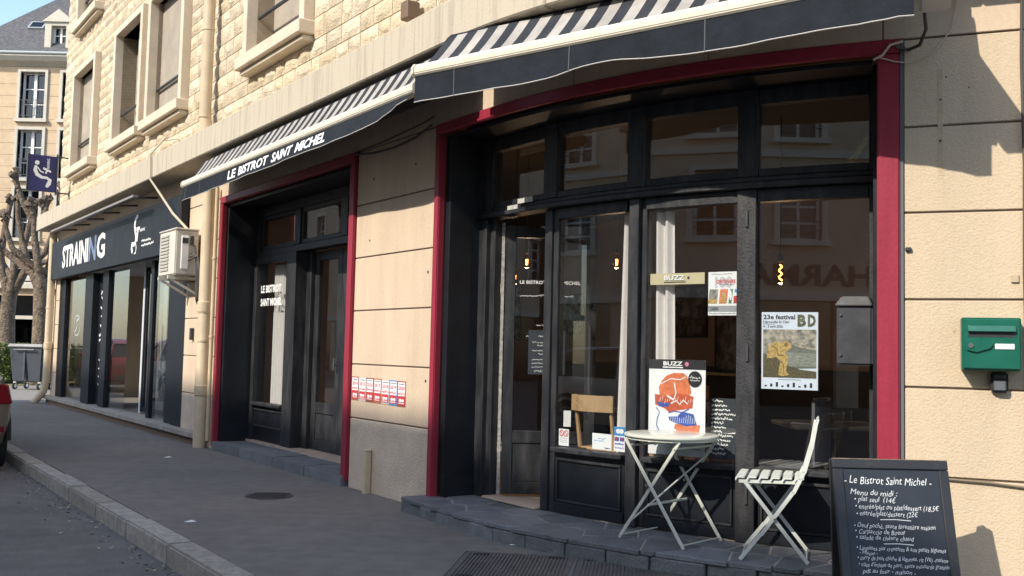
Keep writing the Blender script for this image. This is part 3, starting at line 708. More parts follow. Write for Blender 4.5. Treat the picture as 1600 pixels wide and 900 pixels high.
# lamp strip above the sign on short arms
ls = thing('sign_lamp_strip', 'long thin lamp strip on short arms above the studio sign', 'lamp', L(-11.7, .2, 3.36))
m = MB(); m.fbox(-14.9, -8.75, .36, .44, 3.44, 3.475); part('strip', m, mat('grey_strip', (.23, .20, .17), .5), ls)
for k in range(6): m = MB(); m.bar(P(-14.6 + k * 1.12, .02, 3.50), P(-14.6 + k * 1.12, .40, 3.46), .03, .02, (0, 0, 1)); part('arm', m, DARKM, ls)
WORDS = [(.291, .333), (.349, .497), (.515, .606), (.622, .736)]
# ================================================================ awnings
def awning(lab, pl, pr, zb, roll_in, zr, val_l, val_r, zval, name, period, letters=None, wave=None, flap=0.0):
    # pl, pr: ends of the front bar (plan); roll_in: how far back the roller lies; val: bottom of the valance
    pl, pr = Vector((pl.x, pl.y, 0)), Vector((pr.x, pr.y, 0)); u = (pr - pl).normalized(); ln = (pr - pl).length
    nin = Vector((-u.y, u.x, 0)); 
    if nin.y < 0: nin = -nin
    Z = Vector((0, 0, 1))
    A = thing(name, lab, 'awning', (pl + pr) / 2 + nin * roll_in + Z * zr)
    n = int(round(ln / (period / 2))); m = MB()
    for i in range(n):
        a, b = i / n, (i + 1) / n; m.cur = i % 2
        prof = []
        for t in (0, .25, .5, .75, 1):
            sag = -.018 * math.sin(t * math.pi)
            prof.append((t, sag))
        vs = []
        for t, sg in prof:
            for q in (a, b):
                vs.append(pl.lerp(pr, q) + nin * (roll_in * (1 - t)) + Z * (zr + (zb + .05 - zr) * t + sg))
        m.add(vs, [(2 * k, 2 * k + 1, 2 * k + 3, 2 * k + 2) for k in range(4)])
    part('fabric', m, [FAB_S, FAB_W], A)
    m = MB(); sec = [(-.035, .0), (.03, .0), (.05, .02), (.052, .06), (.03, .088), (.0, .096), (-.03, .08)]
    m.prism([pl - nin * x + Z * (zb + y) for x, y in sec], pr - pl); part('front_bar', m, BARW, A, bevel=.006, seg=2)
    for e, sg in ((pl, -1), (pr, 1)):
        m = MB(); m.prism([e - nin * x * 1.1 + Z * (zb + y * 1.08 - .003) for x, y in sec], u * sg * .02); part('end_cap', m, BARW, A)
    m = MB(); m.tube([pl + nin * (roll_in + .05) + Z * (zr - .01), pr + nin * (roll_in + .05) + Z * (zr - .01)], .04, 12); part('roller', m, FAB_D, A, smooth=True)
    m = MB(); q0, q1 = pl + nin * (roll_in + .12), pr + nin * (roll_in + .12)
    m.obox(q0 + Z * (zr - .26), q1 - q0, nin * .04, Z * .29); part('ledge_shade_board', m, BLACKP, A)  # added black board, stands in for the deep shade below the ledge
    nb = 48; nz = 5; off = lambda t: (val_l + (val_r - val_l) * t)
    def vp(t, k):        # valance surface: t along, k 0 top .. 1 bottom
        w = (wave(t) if wave else 0)
        zz = zb + .012 - (zb + .012 - zval) * k + w * k
        o = off(t) * k + .006 * math.sin(t * 31 + 1.3) * k + .004 * math.sin(t * 67) * k + .016 * k * math.sin(t * 150) * math.exp(-((1 - t) / .05)) + .012 * k * math.sin(t * 140) * math.exp(-(t / .03))
        return pl.lerp(pr, t) - nin * (.03 + o) + Z * zz
    m = MB(); vs = [vp(i / nb, j / nz) for j in range(nz + 1) for i in range(nb + 1)]
    m.add(vs, [(j * (nb + 1) + i, j * (nb + 1) + i + 1, (j + 1) * (nb + 1) + i + 1, (j + 1) * (nb + 1) + i) for j in range(nz) for i in range(nb)])
    V = part('valance', m, FAB_D, A, smooth=True, angle=80)
    m = MB(); m.tube([vp(i / nb, 1.0) for i in range(nb + 1)], .0035, 5); part('hem', m, mat('pale_piping', (.5, .48, .44), .8), V)
    for t in ([.105, .385, .66] if letters is None else [.02, .115, .60]):
        m = MB(); vs = []
        for k in range(6): vs += [vp(t, k / 5) - nin * .003, vp(t + .0022, k / 5) - nin * .003]
        m.add(vs, [(2 * k, 2 * k + 1, 2 * k + 3, 2 * k + 2) for k in range(5)]); part('seam', m, mat('seam_grey', (.075, .078, .085), .8), V)
    if letters:
        body, t0, t1, k0, k1 = letters; m = MB(); h = 1
        for wd, (a_, b_) in zip(body.split(), t0):
            m = MB(); text_fit(m, wd, a_, b_, 0, 1, lambda x, y: vp(x, k1 + (k0 - k1) * y) - nin * .004, .03); part('lettering', m, LETTER, V)
    for t in (.12, .86):       # folding arms
        m = MB(); a = pl.lerp(pr, t) + nin * (roll_in - .02) + Z * (zr - .08); e = pl.lerp(pr, t + (.18 if t < .5 else -.18)) + nin * roll_in * .45 + Z * (zr - .30); b = pl.lerp(pr, t) + nin * .05 + Z * (zb + .01)
        m.tube([a, e], .02, 8); m.tube([e, b], .018, 8); part('arm', m, BARW, A, smooth=True)
    return A, pl, pr, nin
awning('striped awning with plain dark valance over the rounded corner window', P(.215, .775, 0), P(3.215, .80, 0), 3.225, .31, 3.605, .0, .0, 3.042, 'striped_awning', .188,
       wave=lambda t: .003 * math.sin(t * 16) + (.045 * math.exp(-((t - .46) / .10) ** 2)))
awning('striped awning with LE BISTROT SAINT MICHEL on its valance', P(-5.85, .55, 0), P(-.06, .60, 0), 3.20, .21, 3.55, .0, .07, 3.045, 'striped_awning', .188,
       letters=('LE BISTROT SAINT MICHEL', WORDS, 0, .20, .80), wave=lambda t: .10 * max(0, (t - .84) / .16) ** 2.0 + .002 * math.sin(t * 22))
# motor box at the right end of the corner awning
mb_ = thing('awning_motor_box', 'pale motor box at the end of the corner awning', 'motor box', P(3.34, .5, 3.2))
m = MB(); m.obox(P(3.24, .30, 3.215), tang(3.2)[0] * .16, tang(3.2)[1] * .60, (0, 0, .12)); part('case', m, mat('grey_white_case', (.52, .53, .52), .4), mb_, bevel=.015, seg=2)
m = MB(); m.tube([P(3.27, .28, 3.232), P(3.28, .22, 3.15), P(3.25, .1, 3.10), P(3.19, .02, 3.10), P(3.12, .04, 3.12)], .010, 6); part('cable', m, CABLE, mb_, smooth=True)

# ================================================================ pipes and cables
def pipe(lab, pts, r, m_, name='downpipe', br=(), cat='downpipe', joints=()):
    o = thing(name, lab, cat, Vector((pts[0].x, pts[0].y, min(p.z for p in pts))))
    m = MB(); m.tube(pts, r, 14); part('pipe', m, m_, o, smooth=True)
    for c in br:
        m = MB(); m.lathe([(r + .008, -.014), (r + .008, .014)], c, 14); part('bracket', m, m_, o, smooth=True)
    for c in joints:
        m = MB(); m.lathe([(r + .004, -.07), (r + .012, -.06), (r + .012, .06), (r + .004, .07)], c, 14); part('joint', m, m_, o, smooth=True)
    return o
pipe('thick cream downpipe beside the burgundy post and air conditioner', [P(-6.33, .10, 3.63), P(-6.33, .10, .72), P(-6.32, .10, .7), P(-6.32, .10, 0)], .078, PIPE, br=(P(-6.33, .10, 1.35), P(-6.33, .1, 1.72)), joints=(P(-6.32, .10, .72), P(-6.33, .1, 1.78)))
pipe('thin cream conduit between downpipe and burgundy post', [P(-6.16, .05, 3.3), P(-6.16, .05, .1)], .026, PIPE, name='conduit', cat='conduit', br=(P(-6.16, .05, 1.4), P(-6.16, .05, 2.4)))
pipe('cream downpipe on the stone wall between upper windows', [P(-6.42, .17, 10.4), P(-6.42, .17, 4.25), P(-6.42, .12, 4.0)], .075, PIPE, br=(P(-6.42, .17, 4.25), P(-6.42, .17, 5.4), P(-6.42, .17, 7.4)))
pipe('cream downpipe with curved foot at the far corner', [P(-16.45, .10, 3.63), P(-16.45, .10, .5), P(-16.47, .14, .25), P(-16.5, .28, .05), P(-16.5, .36, 0)], .075, PIPE, br=(P(-16.45, .1, 2.0),), joints=(P(-16.45, .1, 1.2),))
# short vent stub on the pier
vs_ = thing('pipe_stub', 'short cream square pipe stub low on the cream pier', 'pipe', P(-1.8, .04, 0))
m = MB(); m.fbox(-1.815, -1.765, .005, .07, -.01, .37); part('post', m, PIPE, vs_, bevel=.008); m = MB(); m.fbox(-1.82, -1.76, .005, .075, .37, .395); part('cap', m, PIPE, vs_, bevel=.01)
def wire(lab, pts, r, m_, name='cable'):
    m = MB(); m.tube(pts, r, 6); single(name, m, m_, lab, 'cable', smooth=True)
wire('pale cable hanging from the ledge down to the air conditioner', [P(-8.05, .2, 4.25), P(-8.05, .41, 3.97), P(-8.0, .41, 3.62), P(-7.9, .3, 3.42), P(-7.55, .2, 3.1), P(-7.15, .12, 2.86), P(-6.95, .12, 2.8)], .018, CABLEW)
wire('cable running along the stone just above the ledge', [P(-8.05, .2, 4.2), P(-7.6, .15, 4.16), P(-7.2, .12, 4.02), P(-6.6, .1, 4.0)], .012, CABLEW)
wire('dark cable sagging across the top of the cream pier', [P(-2.26, .03, 3.15), P(-1.9, .02, 3.11), P(-1.5, .02, 3.10), P(-1.1, .02, 3.13), P(-.8, .04, 3.18)], .009, CABLE)
wire('thin dark cable above the sagging one on the cream pier', [P(-2.26, .02, 3.17), P(-1.6, .02, 3.19), P(-1.0, .02, 3.23), P(-.78, .03, 3.25)], .006, CABLE)
wire('coiled dark cable end under the lettered awning', [P(-1.95, .05, 3.36), P(-1.8, .2, 3.34), P(-1.65, .3, 3.36), P(-1.6, .22, 3.40), P(-1.75, .15, 3.38), P(-1.85, .25, 3.33), P(-1.6, .28, 3.33), P(-1.5, .1, 3.38)], .012, CABLE)
wire('thin wire loop beside the awning motor box', [P(3.0, .05, 3.05), P(3.05, .06, 3.07), P(3.09, .05, 3.13), P(3.16, .03, 3.15)], .008, CABLEW)
wire('thin loose wire curving across the shaded cream wall', [P(3.03, .05, 3.06), P(3.12, .04, 3.03), P(3.2, .03, 3.02), P(3.32, .02, 3.07), P(3.42, .02, 3.2), P(3.46, .02, 3.42), P(3.45, .02, 3.6)], .004, CABLEW)
wire('pair of cables running low along the right cream wall', [P(3.17, .012, .66), P(3.40, .012, .645), P(3.6, .014, .64), P(3.78, .012, .625), P(4.6, .012, .62)], .007, mat('wall_wire', (.20, .15, .1), .8))
wire('upright cable beside the green mailbox', [P(3.785, .02, 3.63), P(3.775, .02, 3.0), P(3.785, .02, 2.4), P(3.78, .02, 1.8), P(3.79, .02, 1.0), P(3.78, .02, .3)], .008, CABLE)
# small wall fittings
m = MB(); m.fbox(-1.12, -1.0, .07, .2, 4.12, 4.28); single('wall_fitting', m, mat('brown_case', (.16, .10, .06), .6), 'small brown box on the stones just above the ledge', 'fitting', bevel=.01)
m = MB(); m.fbox(3.17, 3.205, 0, .02, 1.925, 1.95); single('wall_anchor', m, DARKM, 'small rusty anchor in the cream wall beside the burgundy post', 'anchor', bevel=.006)
m = MB(); m.fbox(3.715, 3.755, .0, .012, 1.745, 1.79); single('doorbell', m, mat('beige_plastic', (.45, .36, .24), .6), 'small beige bell plate above the green mailbox', 'bell', bevel=.003)
m = MB(); m.fbox(-7.08, -7.02, 0, .05, 1.36, 1.52); single('intercom', m, DARKM, 'small black intercom on the cream pilaster by the studio', 'intercom', bevel=.008)
for s_, z_, r_ in ((3.36, 2.80, .006), (3.39, 2.93, .005), (3.358, 2.56, .008), (3.51, 2.86, .004), (-1.12, 2.9, .012), (-1.9, 2.87, .012), (-1.95, 2.3, .01), (-.86, 1.95, .012), (-.85, 1.04, .012)):
    m = MB(); pg = [P(s_ + r_ * math.cos(k * .785), .0, z_ + r_ * math.sin(k * .785)) for k in range(8)]; m.prism(pg, tang(s_)[1] * .003); single('wall_plug', m, DARKM, 'tiny dark drilled hole in the cream wall render', 'wall hole', 'drilled holes in the render')
m = MB(); m.fbox(3.345, 3.372, .0, .0012, 2.36, 2.98); single('glue_mark', m, mat('glue_stain', (.49, .38, .25), .9, .12, 40), 'faint upright grey glue streak on the shaded cream wall', 'stain')

# ================================================================ air conditioner
ac = thing('air_conditioner', 'boxy cream air conditioner unit on a wall bracket', 'air conditioner', P(-7.13, .2, 2.16))
m = MB(); m.fbox(-7.50, -6.77, .07, .37, 2.205, 2.80); part('casing', m, ACW, ac, bevel=.015, seg=2)
m = MB(); m.fbox(-7.52, -6.755, .06, .38, 2.795, 2.82); part('top_cover', m, ACW, ac, bevel=.008)
for k in range(11): m = MB(); m.fbox(-7.44, -7.06, .372, .384, 2.27 + k * .045, 2.295 + k * .045); part('louvre', m, ACG, ac)
m = MB(); m.fbox(-6.768, -6.752, .20, .30, 2.28, 2.72); part('side_cover', m, WHITE, ac, bevel=.008)
m = MB(); m.fbox(-6.768, -6.748, .14, .18, 2.6, 2.72); m.fbox(-6.7515, -6.7475, .21, .29, 2.62, 2.69); part('handle_recess', m, DARKM, ac)
for s_ in (-7.35, -6.92):
    m = MB(); m.fbox(s_, s_ + .04, .0, .42, 2.15, 2.19); m.bar(P(s_ + .02, .0, 1.95), P(s_ + .02, .38, 2.15), .03, .03, (0, 0, 1)); part('bracket', m, ACW, ac)
m = MB()
rw = random.Random(4)
for k in range(5):
    y = -6.70 + .02 * k; m.tube([P(-6.76, .12 + .02 * k, 2.6 - .05 * k), P(y, .12, 2.45), P(y + rw.uniform(-.05, .1), .10, 2.2), P(y - .05, .08, 1.98 + rw.uniform(-.1, .1)), P(y + rw.uniform(-.2, .1), .05, 1.9 + rw.uniform(-.1, .1)), P(y + .05, .04, 2.15)], .013, 6)
part('hose', m, CABLE, ac, smooth=True)

# ================================================================ mailbox and key safe
mbx = thing('mailbox', 'dark green metal mailbox on the sunlit cream wall', 'mailbox', P(3.606, .06, 1.255))
m = MB(); m.fbox(3.456, 3.752, .002, .125, 1.257, 1.545); part('body', m, GREEN, mbx, bevel=.005, seg=2)
m = MB(); m.fbox(3.466, 3.742, .126, .134, 1.266, 1.536); part('door', m, GREEN, mbx, bevel=.004)
m = MB(); m.hexa([P(3.487, .1345, 1.468), P(3.724, .1345, 1.468), P(3.724, .158, 1.468), P(3.487, .158, 1.468), P(3.487, .1345, 1.502), P(3.724, .1345, 1.502), P(3.724, .142, 1.502), P(3.487, .142, 1.502)]); part('flap', m, GREEN, mbx, bevel=.003)
m = MB(); m.fbox(3.49, 3.722, .1342, .1352, 1.438, 1.466); part('slot', m, DARKM, mbx)
m = MB(); pg = [(3.48, 1.365), (3.53, 1.352), (3.60, 1.375), (3.615, 1.40), (3.60, 1.415), (3.53, 1.432), (3.48, 1.42)]; m.prism([P(x, .1345, z_) for x, z_ in pg], tang(3.5)[1] * .012); part('lock_plate', m, GREEN, mbx, bevel=.004)
m = MB(); m.prism([P(3.502 + .014 * math.cos(k * .5236), .146, 1.392 + .014 * math.sin(k * .5236)) for k in range(12)], tang(3.5)[1] * .006); part('lock', m, STEEL, mbx)
m = MB(); m.fbox(3.622, 3.718, .1345, .139, 1.373, 1.403); part('name_plate', m, WHITE, mbx, bevel=.002)
ks = thing('key_safe', 'small grey and black key safe below the green mailbox', 'key safe', P(3.65, .03, 1.135))
m = MB(); m.fbox(3.607, 3.695, .002, .045, 1.137, 1.25); part('body', m, RUBBER, ks, bevel=.01, seg=2)
m = MB(); m.fbox(3.618, 3.684, .046, .058, 1.145, 1.205); part('cover', m, mat('grey_zinc', (.16, .17, .18), .4, metal=.4), ks, bevel=.008, seg=2); m = MB(); m.fbox(3.622, 3.68, .046, .054, 1.212, 1.236); part('dial', m, DARKM, ks, bevel=.006)

# ================================================================ bistro table and folding chair
ZS = .118
tc = Vector((1.055, 6.525, ZS)); e1 = Vector((.726, -.688, 0)); e2 = Vector((.688, .726, 0))
tb = thing('bistro_table', 'round pale folding bistro table on the slate step', 'table', tc)
m = MB(); m.lathe([(.292, .655), (.303, .658), (.305, .664), (.303, .672), (.296, .676), (.0, .676)], tc, 40); part('table_top', m, TABLEP, tb, smooth=True, angle=30)
m = MB(); m.lathe([(.288, .64), (.288, .656)], tc, 40); part('rim', m, TABLEP, tb, smooth=True)
for sg in (-1, 1):
    o = tc + e2 * (.215 * sg); up_ = Vector((0, 0, 1))
    for k in (-1, 1):
        m = MB(); a = o + e1 * (-.255 * k) + e2 * (.012 * k); b = o + e1 * (.20 * k) + e2 * (.012 * k) + up_ * .645
        m.bar(a, b, .022, .009, e1); part('leg', m, TABLEP, tb, bevel=.002)
    m = MB(); m.tube([o + up_ * .36 - e2 * .02 + e1 * (-.028), o + up_ * .36 + e2 * .03 + e1 * (-.028)], .008, 8); part('rivet', m, STEEL, tb)
for k, zz, r in ((-.24, .02, .005), (.24, .02, .005), (-.02, .235, .009), (.165, .6, .008), (-.165, .6, .008)):
    m = MB(); m.tube([tc + e1 * k - e2 * .215 + Vector((0, 0, zz)), tc + e1 * k + e2 * .215 + Vector((0, 0, zz))], r, 8); part('stretcher', m, TABLEP, tb, smooth=True)
m = MB(); m.tube([tc + e1 * -.2 - e2 * .2 + Vector((0, 0, .09)), tc + e1 * .12 + e2 * .2 + Vector((0, 0, .52))], .006, 6); part('brace', m, TABLEP, tb, smooth=True)
fx = Vector((.957, -.29, 0)); fy = Vector((.29, .957, 0)); co = Vector((1.37, 5.935, ZS))
ch = thing('folding_chair', 'pale slatted folding bistro chair facing the round table', 'chair', co + fx * .18 + fy * .2)
UZ = Vector((0, 0, 1))
def cpt(x, y, z): return co + fx * x + fy * y + UZ * z
WY = .40
for y in (0, WY):
    m = MB(); path = [(.0, 0.0), (.12, .15), (.30, .40), (.36, .52), (.40, .66), (.425, .80)]
    for a, b in zip(path[:-1], path[1:]): m.bar(cpt(a[0], y, a[1]), cpt(b[0], y, b[1] + .006), .022, .010, fx)
    part('back_leg', m, CHAIRP, ch)
    yy = y + (.014 if y == 0 else -.014)
    m = MB(); m.bar(cpt(.385, yy, 0), cpt(.02, yy, .455), .022, .010, fx); part('front_leg', m, CHAIRP, ch, bevel=.002)
    m = MB(); m.bar(cpt(-.01, yy, .452), cpt(.345, yy, .462), .022, .012, UZ); part('seat_rail', m, CHAIRP, ch, bevel=.002)
    m = MB(); m.tube([cpt(.197, y - .012, .245), cpt(.197, y + .026, .245)], .007, 8); part('rivet', m, STEEL, ch)
for k in range(6):
    m = MB(); x = -.03 + k * .067; zz = .470 + k * .001
    sec = [(x, zz + .002), (x + .012, zz + .012), (x + .05, zz + .012), (x + .055, zz + .008), (x + .05, zz + .004), (x + .014, zz + .004), (x + .004, zz - .012), (x, zz - .012)]
    m.prism([cpt(a, -.005, b) for a, b in sec], fy * (WY + .01)); part('slat', m, CHAIRP, ch)
for zz, xx in ((.80, .428), (.70, .407)):
    m = MB(); m.prism([cpt(xx - .012, .0, zz - .04), cpt(xx - .006, 0, zz - .042), cpt(xx + .016, 0, zz + .025), cpt(xx + .012, 0, zz + .032), cpt(xx + .0, 0, zz + .02)], fy * WY); part('back_slat', m, CHAIRP, ch, bevel=.002)
for x, zz in ((.375, .02), (.01, .02), (.05, .43)):
    m = MB(); m.tube([cpt(x, .01, zz), cpt(x, WY - .01, zz)], .005, 8); part('stretcher', m, CHAIRP, ch, smooth=True)

# ================================================================ chalkboard
cb = thing('chalkboard', 'black A-frame chalkboard with the handwritten lunch menu', 'chalkboard', (1.98, 5.15, 0))
BL = Vector((1.675, 4.99, .0)); bu = Vector((1, .0, 0)); bv = Vector((-.006, .205, .785)).normalized(); BH = .815; BW = .592
bn = bu.cross(bv); bn = bn if bn.y < 0 else -bn
def bb(x0, x1, y0, y1, w0, w1): m = MB(); m.obox(BL + bu * x0 + bv * y0 + bn * w0, bu * (x1 - x0), bv * (y1 - y0), bn * (w1 - w0)); return m
part('board', bb(.045, BW - .045, .09, BH - .05, -.012, .002), BOARD, cb)
for a in ((0, .05, 0, BH - .052, -.02, .012), (BW - .05, BW, 0, BH - .052, -.02, .012)): part('frame', bb(*a), BOARDF, cb, bevel=.004)
for a in ((0, BW, BH - .05, BH, -.02, .0125), (.052, BW - .052, .05, .095, -.02, .0125)): part('frame', bb(*a), BOARDF, cb, bevel=.004)
part('worn_edge', bb(0.002, BW - .002, BH - .003, BH + .0015, -.018, .0105), mat('bare_wood_edge', (.22, .17, .11), .8, .5, 30), cb)
top = BL + bv * BH
for x in (.0, BW - .045):
    m = MB(); m.bar(top + bu * (x + .022) + bn * -.035, Vector((BL.x + .06 + x * .8 + .022, 5.36, .005)), .045, .022, bu); part('rear_leg', m, BOARDF, cb)
m = MB(); m.bar(Vector((BL.x + .06, 5.335, .12)), Vector((BL.x + .06 + BW * .8, 5.335, .12)), .04, .02, (0, 0, 1)); part('rear_rail', m, BOARDF, cb)
q = MB(); bsf = lambda x, y: BL + bu * x + bv * y + bn * .0032
def hand(body, x0, x1, y, h):
    vs, fs = text2d(body, 1.0, -.006, .28); xs = [v[0] for v in vs]; a, b = min(xs), max(xs)
    q.add([bsf(x0 + (vx - a) / (b - a) * (x1 - x0), y + vy * h + .0028 * math.sin(vx * 2.3 + y * 90) + .0012 * math.sin(vx * 7.1 + y * 40) - .006 * ((vx - a) / (b - a))) for vx, vy in vs], fs)
T = BH
for body, x0, x1, dy, h in (('- Le Bistrot Saint Michel -', .055, .50, .125, .055), ('Menu du midi :', .08, .32, .182, .040), ('• plat seul  (14€', .098, .31, .214, .037), ('• entrée/plat ou plat/dessert (18,5€', .10, .525, .252, .036),
                            ('• entrée/plat/dessert (22€', .102, .415, .285, .036), ('• Oeuf poché, sauce forestière maison', .085, .495, .345, .033), ('• Carpaccio de Boeuf', .088, .34, .374, .033), ('• salade de chèvre chaud', .09, .38, .403, .033),
                            ('• Linguines aux crevettes & aux petits légumes', .088, .535, .455, .031), ('- maison -', .10, .19, .475, .026), ('• curry de pois chiche & légumes, riz (V6) -maison-', .088, .545, .502, .030), ("• côte d'échine de porc, sauce moutarde gratinée", .09, .547, .535, .030),
                            ('pdt au four - maison -', .105, .37, .565, .031), ('• panna cotta', .095, .23, .625, .031)):
    q = MB(); hand(body, x0, x1, T - dy, h); part('chalk_line', q, CHALK, cb)
for x0, x1, dy in ((.22, .375, .305), (.225, .375, .424), (.225, .38, .592)): q = MB(); stroke(q, [(x0, T - dy), ((x0 + x1) / 2, T - dy + .002), (x1, T - dy - .003)], .0035, bsf); part('chalk_rule', q, CHALK, cb)

# ================================================================ posters and stickers on the glass
PO = FD - .018
C_OR = mat('print_orange', (.62, .17, .07), .6, .25, 30); C_DO = mat('print_rust', (.48, .09, .035), .6, .3, 40); C_BL = mat('print_blue', (.045, .09, .36), .6, .2, 30); C_BK = mat('print_black', (.02, .018, .022), .5)
C_RE = mat('print_red', (.50, .035, .04), .6); C_GR = mat('print_grey', (.30, .31, .33), .6); C_GN = mat('print_green', (.05, .2, .09), .6); C_PK = mat('print_pink', (.6, .2, .33), .6); C_LB = mat('print_pale_blue', (.05, .25, .55), .6)
C_SK = mat('print_sky', (.45, .40, .32), .6, .0, 22, col2=(.13, .13, .12), thresh=(.4, .6)); C_SEA = mat('print_sea', (.10, .12, .10), .6, .0, 40, col2=(.33, .34, .30), stretch=(1, 1, 5)); C_GRASS = mat('print_grass', (.09, .075, .035), .6, .5, 70); C_FIG = mat('print_figure', (.42, .29, .10), .6, .5, 60)
def poster(name, lab, s0, s1, z0, z1, bay, m_=None, cat='poster', out=False):
    a, b = bay; f = chordsurf(a, b, PO if not out else FD - .002); nn = tang((a + b) / 2)[1]
    m = MB(); m.hexa([f(s0, z0) - nn * .002, f(s1, z0) - nn * .002, f(s1, z0), f(s0, z0), f(s0, z1) - nn * .002, f(s1, z1) - nn * .002, f(s1, z1), f(s0, z1)])
    o = single(name, m, m_ or PAPER, lab, cat)
    def sf(lay): return lambda x, z: f(s0 + x * (s1 - s0), z0 + z * (z1 - z0)) + nn * (.0008 + .0005 * lay)
    return o, sf
B3, B4, B2 = BAYS[2], BAYS[3], BAYS[1]
# BUZZ poster
o, sf = poster('poster', 'white BUZZ poster with orange and blue town drawing', 1.362, 1.822, .625, 1.272, B3)
q = MB(); f = sf(0)
for m_, shapes in ((C_OR, [[(.20, .62), (.18, .70), (.24, .78), (.32, .83), (.45, .86), (.62, .86), (.68, .83), (.72, .77), (.76, .66), (.70, .60)], [(.48, .33), (.92, .33), (.90, .26), (.82, .22), (.60, .23), (.46, .28)]]),
                   (C_DO, [[(.11, .63), (.12, .52), (.30, .48), (.38, .44), (.52, .47), (.78, .50), (.80, .62), (.55, .65), (.35, .62)]]),
                   (C_BL, [[(.36, .40), (.52, .41), (.60, .46), (.80, .44), (.86, .33), (.68, .31), (.48, .34), (.38, .36)], [(.14, .55), (.40, .54), (.34, .50), (.2, .5)], [(.24, .24), (.58, .23), (.80, .22), (.82, .19), (.5, .19), (.24, .21)]])):
    q = MB()
    for sh in shapes: poly(q, sh, sf(1 if m_ is C_DO else (2 if m_ is C_BL else 0)))
    part('print', q, m_, o)
q = MB(); f3 = sf(3)
stroke(q, [(.14, .49), (.20, .44), (.16, .37), (.15, .30), (.20, .25), (.32, .23), (.40, .24)], .014, f3); stroke(q, [(.36, .44), (.46, .46), (.6, .45), (.72, .49)], .012, f3); part('print', q, C_BL, o)
q = MB(); stroke(q, [(.33, .62), (.45, .58), (.49, .65), (.46, .76)], .02, f3); stroke(q, [(.22, .74), (.4, .80), (.56, .79), (.66, .82)], .01, f3); stroke(q, [(.4, .54), (.5, .57), (.56, .53), (.62, .58), (.7, .54)], .012, f3)
for k in range(14): x, y = .2 + .045 * k, .55 + .02 * math.sin(k * 2.1); stroke(q, [(x, y), (x + .02, y + .05)], .006, f3)
for k in range(12): x = .40 + .038 * k; stroke(q, [(x, .34), (x + .01, .41 + .02 * math.sin(k))], .007, f3)
part('print', q, PAPER, o)
q = MB(); poly(q, [(0, .90), (1, .90), (1, 1), (0, 1)], f3); disc(q, .82, .80, .12, .085, f3, 24); part('print', q, C_BK, o)
q = MB(); f4 = sf(4); text_fit(q, 'BUZZ', .26, .60, .935, .98, f4, .03); stroke(q, [(.25, .918), (.61, .918)], .012, f4); scrib(q, .73, .815, .18, .02, f4, .008); scrib(q, .74, .785, .16, .015, f4, .006); part('print', q, LETTER, o)
q = MB(); disc(q, .675, .955, .035, .024, f4, 14); part('print', q, C_PK, o)
q = MB(); scrib(q, .06, .14, .16, .015, f3, .008); scrib(q, .06, .10, .1, .015, f3, .008); scrib(q, .64, .08, .3, .01, f3, .006); stroke(q, [(.05, .165), (.2, .165)], .012, f3); part('print', q, C_BK, o)
# BUZZ strip
o, sf = poster('banner_strip', 'narrow beige BUZZ strip on the curtained window', 1.362, 1.806, 1.785, 1.862, B3, mat('beige_strip', (.52, .45, .28), .6), 'banner')
q = MB(); text_fit(q, 'BUZZ', .26, .64, .38, .82, sf(2), .03); part('print', q, LETTER, o)
q = MB(); text_fit(q, 'BUZZ', .265, .648, .33, .78, sf(0), .05); stroke(q, [(.26, .2), (.66, .2)], .10, sf(0)); disc(q, .71, .56, .022, .14, sf(0)); part('print', q, C_BK, o)
# centenary poster
o, sf = poster('poster', 'white CENTENAIRE poster with small coloured scenes', 1.836, 2.07, 1.572, 1.862, B3)
q = MB(); text_fit(q, '100', .22, .80, .62, .90, sf(0), .05); part('print', q, mat('print_pale_grey', (.5, .5, .53), .6), o)
q = MB(); text_fit(q, 'CENTENAIRE', .26, .90, .73, .82, sf(1), .03); part('print', q, C_RE, o)
q = MB(); scrib(q, .36, .70, .5, .02, sf(1), .012); scrib(q, .1, .945, .7, .01, sf(1), .008); text_fit(q, 'CAEN', .06, .34, .11, .19, sf(2), .03); scrib(q, .05, .04, .9, .02, sf(1), .012); part('print', q, C_BK, o)
q = MB(); poly(q, [(0, .08), (1, .08), (1, .22), (0, .22)], sf(0)); part('print', q, C_GR, o)
for x0, x1, m_ in ((0, .34, C_SK), (.35, .66, C_OR), (.67, .82, C_GN), (.83, 1.0, C_LB)):
    q = MB(); poly(q, [(x0, .27), (x1 - .05, .27), (x1, .60), (x0 + .05, .60)], sf(0)); part('print', q, m_, o)
q = MB(); poly(q, [(0, .27), (.29, .27), (.31, .36), (.01, .38)], sf(1)); poly(q, [(.42, .28), (.46, .5), (.52, .56), (.58, .5), (.6, .29)], sf(1)); part('print', q, C_FIG, o)
q = MB(); poly(q, [(.84, .28), (.95, .28), (.95, .44), (.84, .44)], sf(1)); part('print', q, C_RE, o); q = MB(); disc(q, .9, .48, .05, .04, sf(1)); disc(q, .74, .46, .04, .12, sf(1)); part('print', q, PAPER, o)
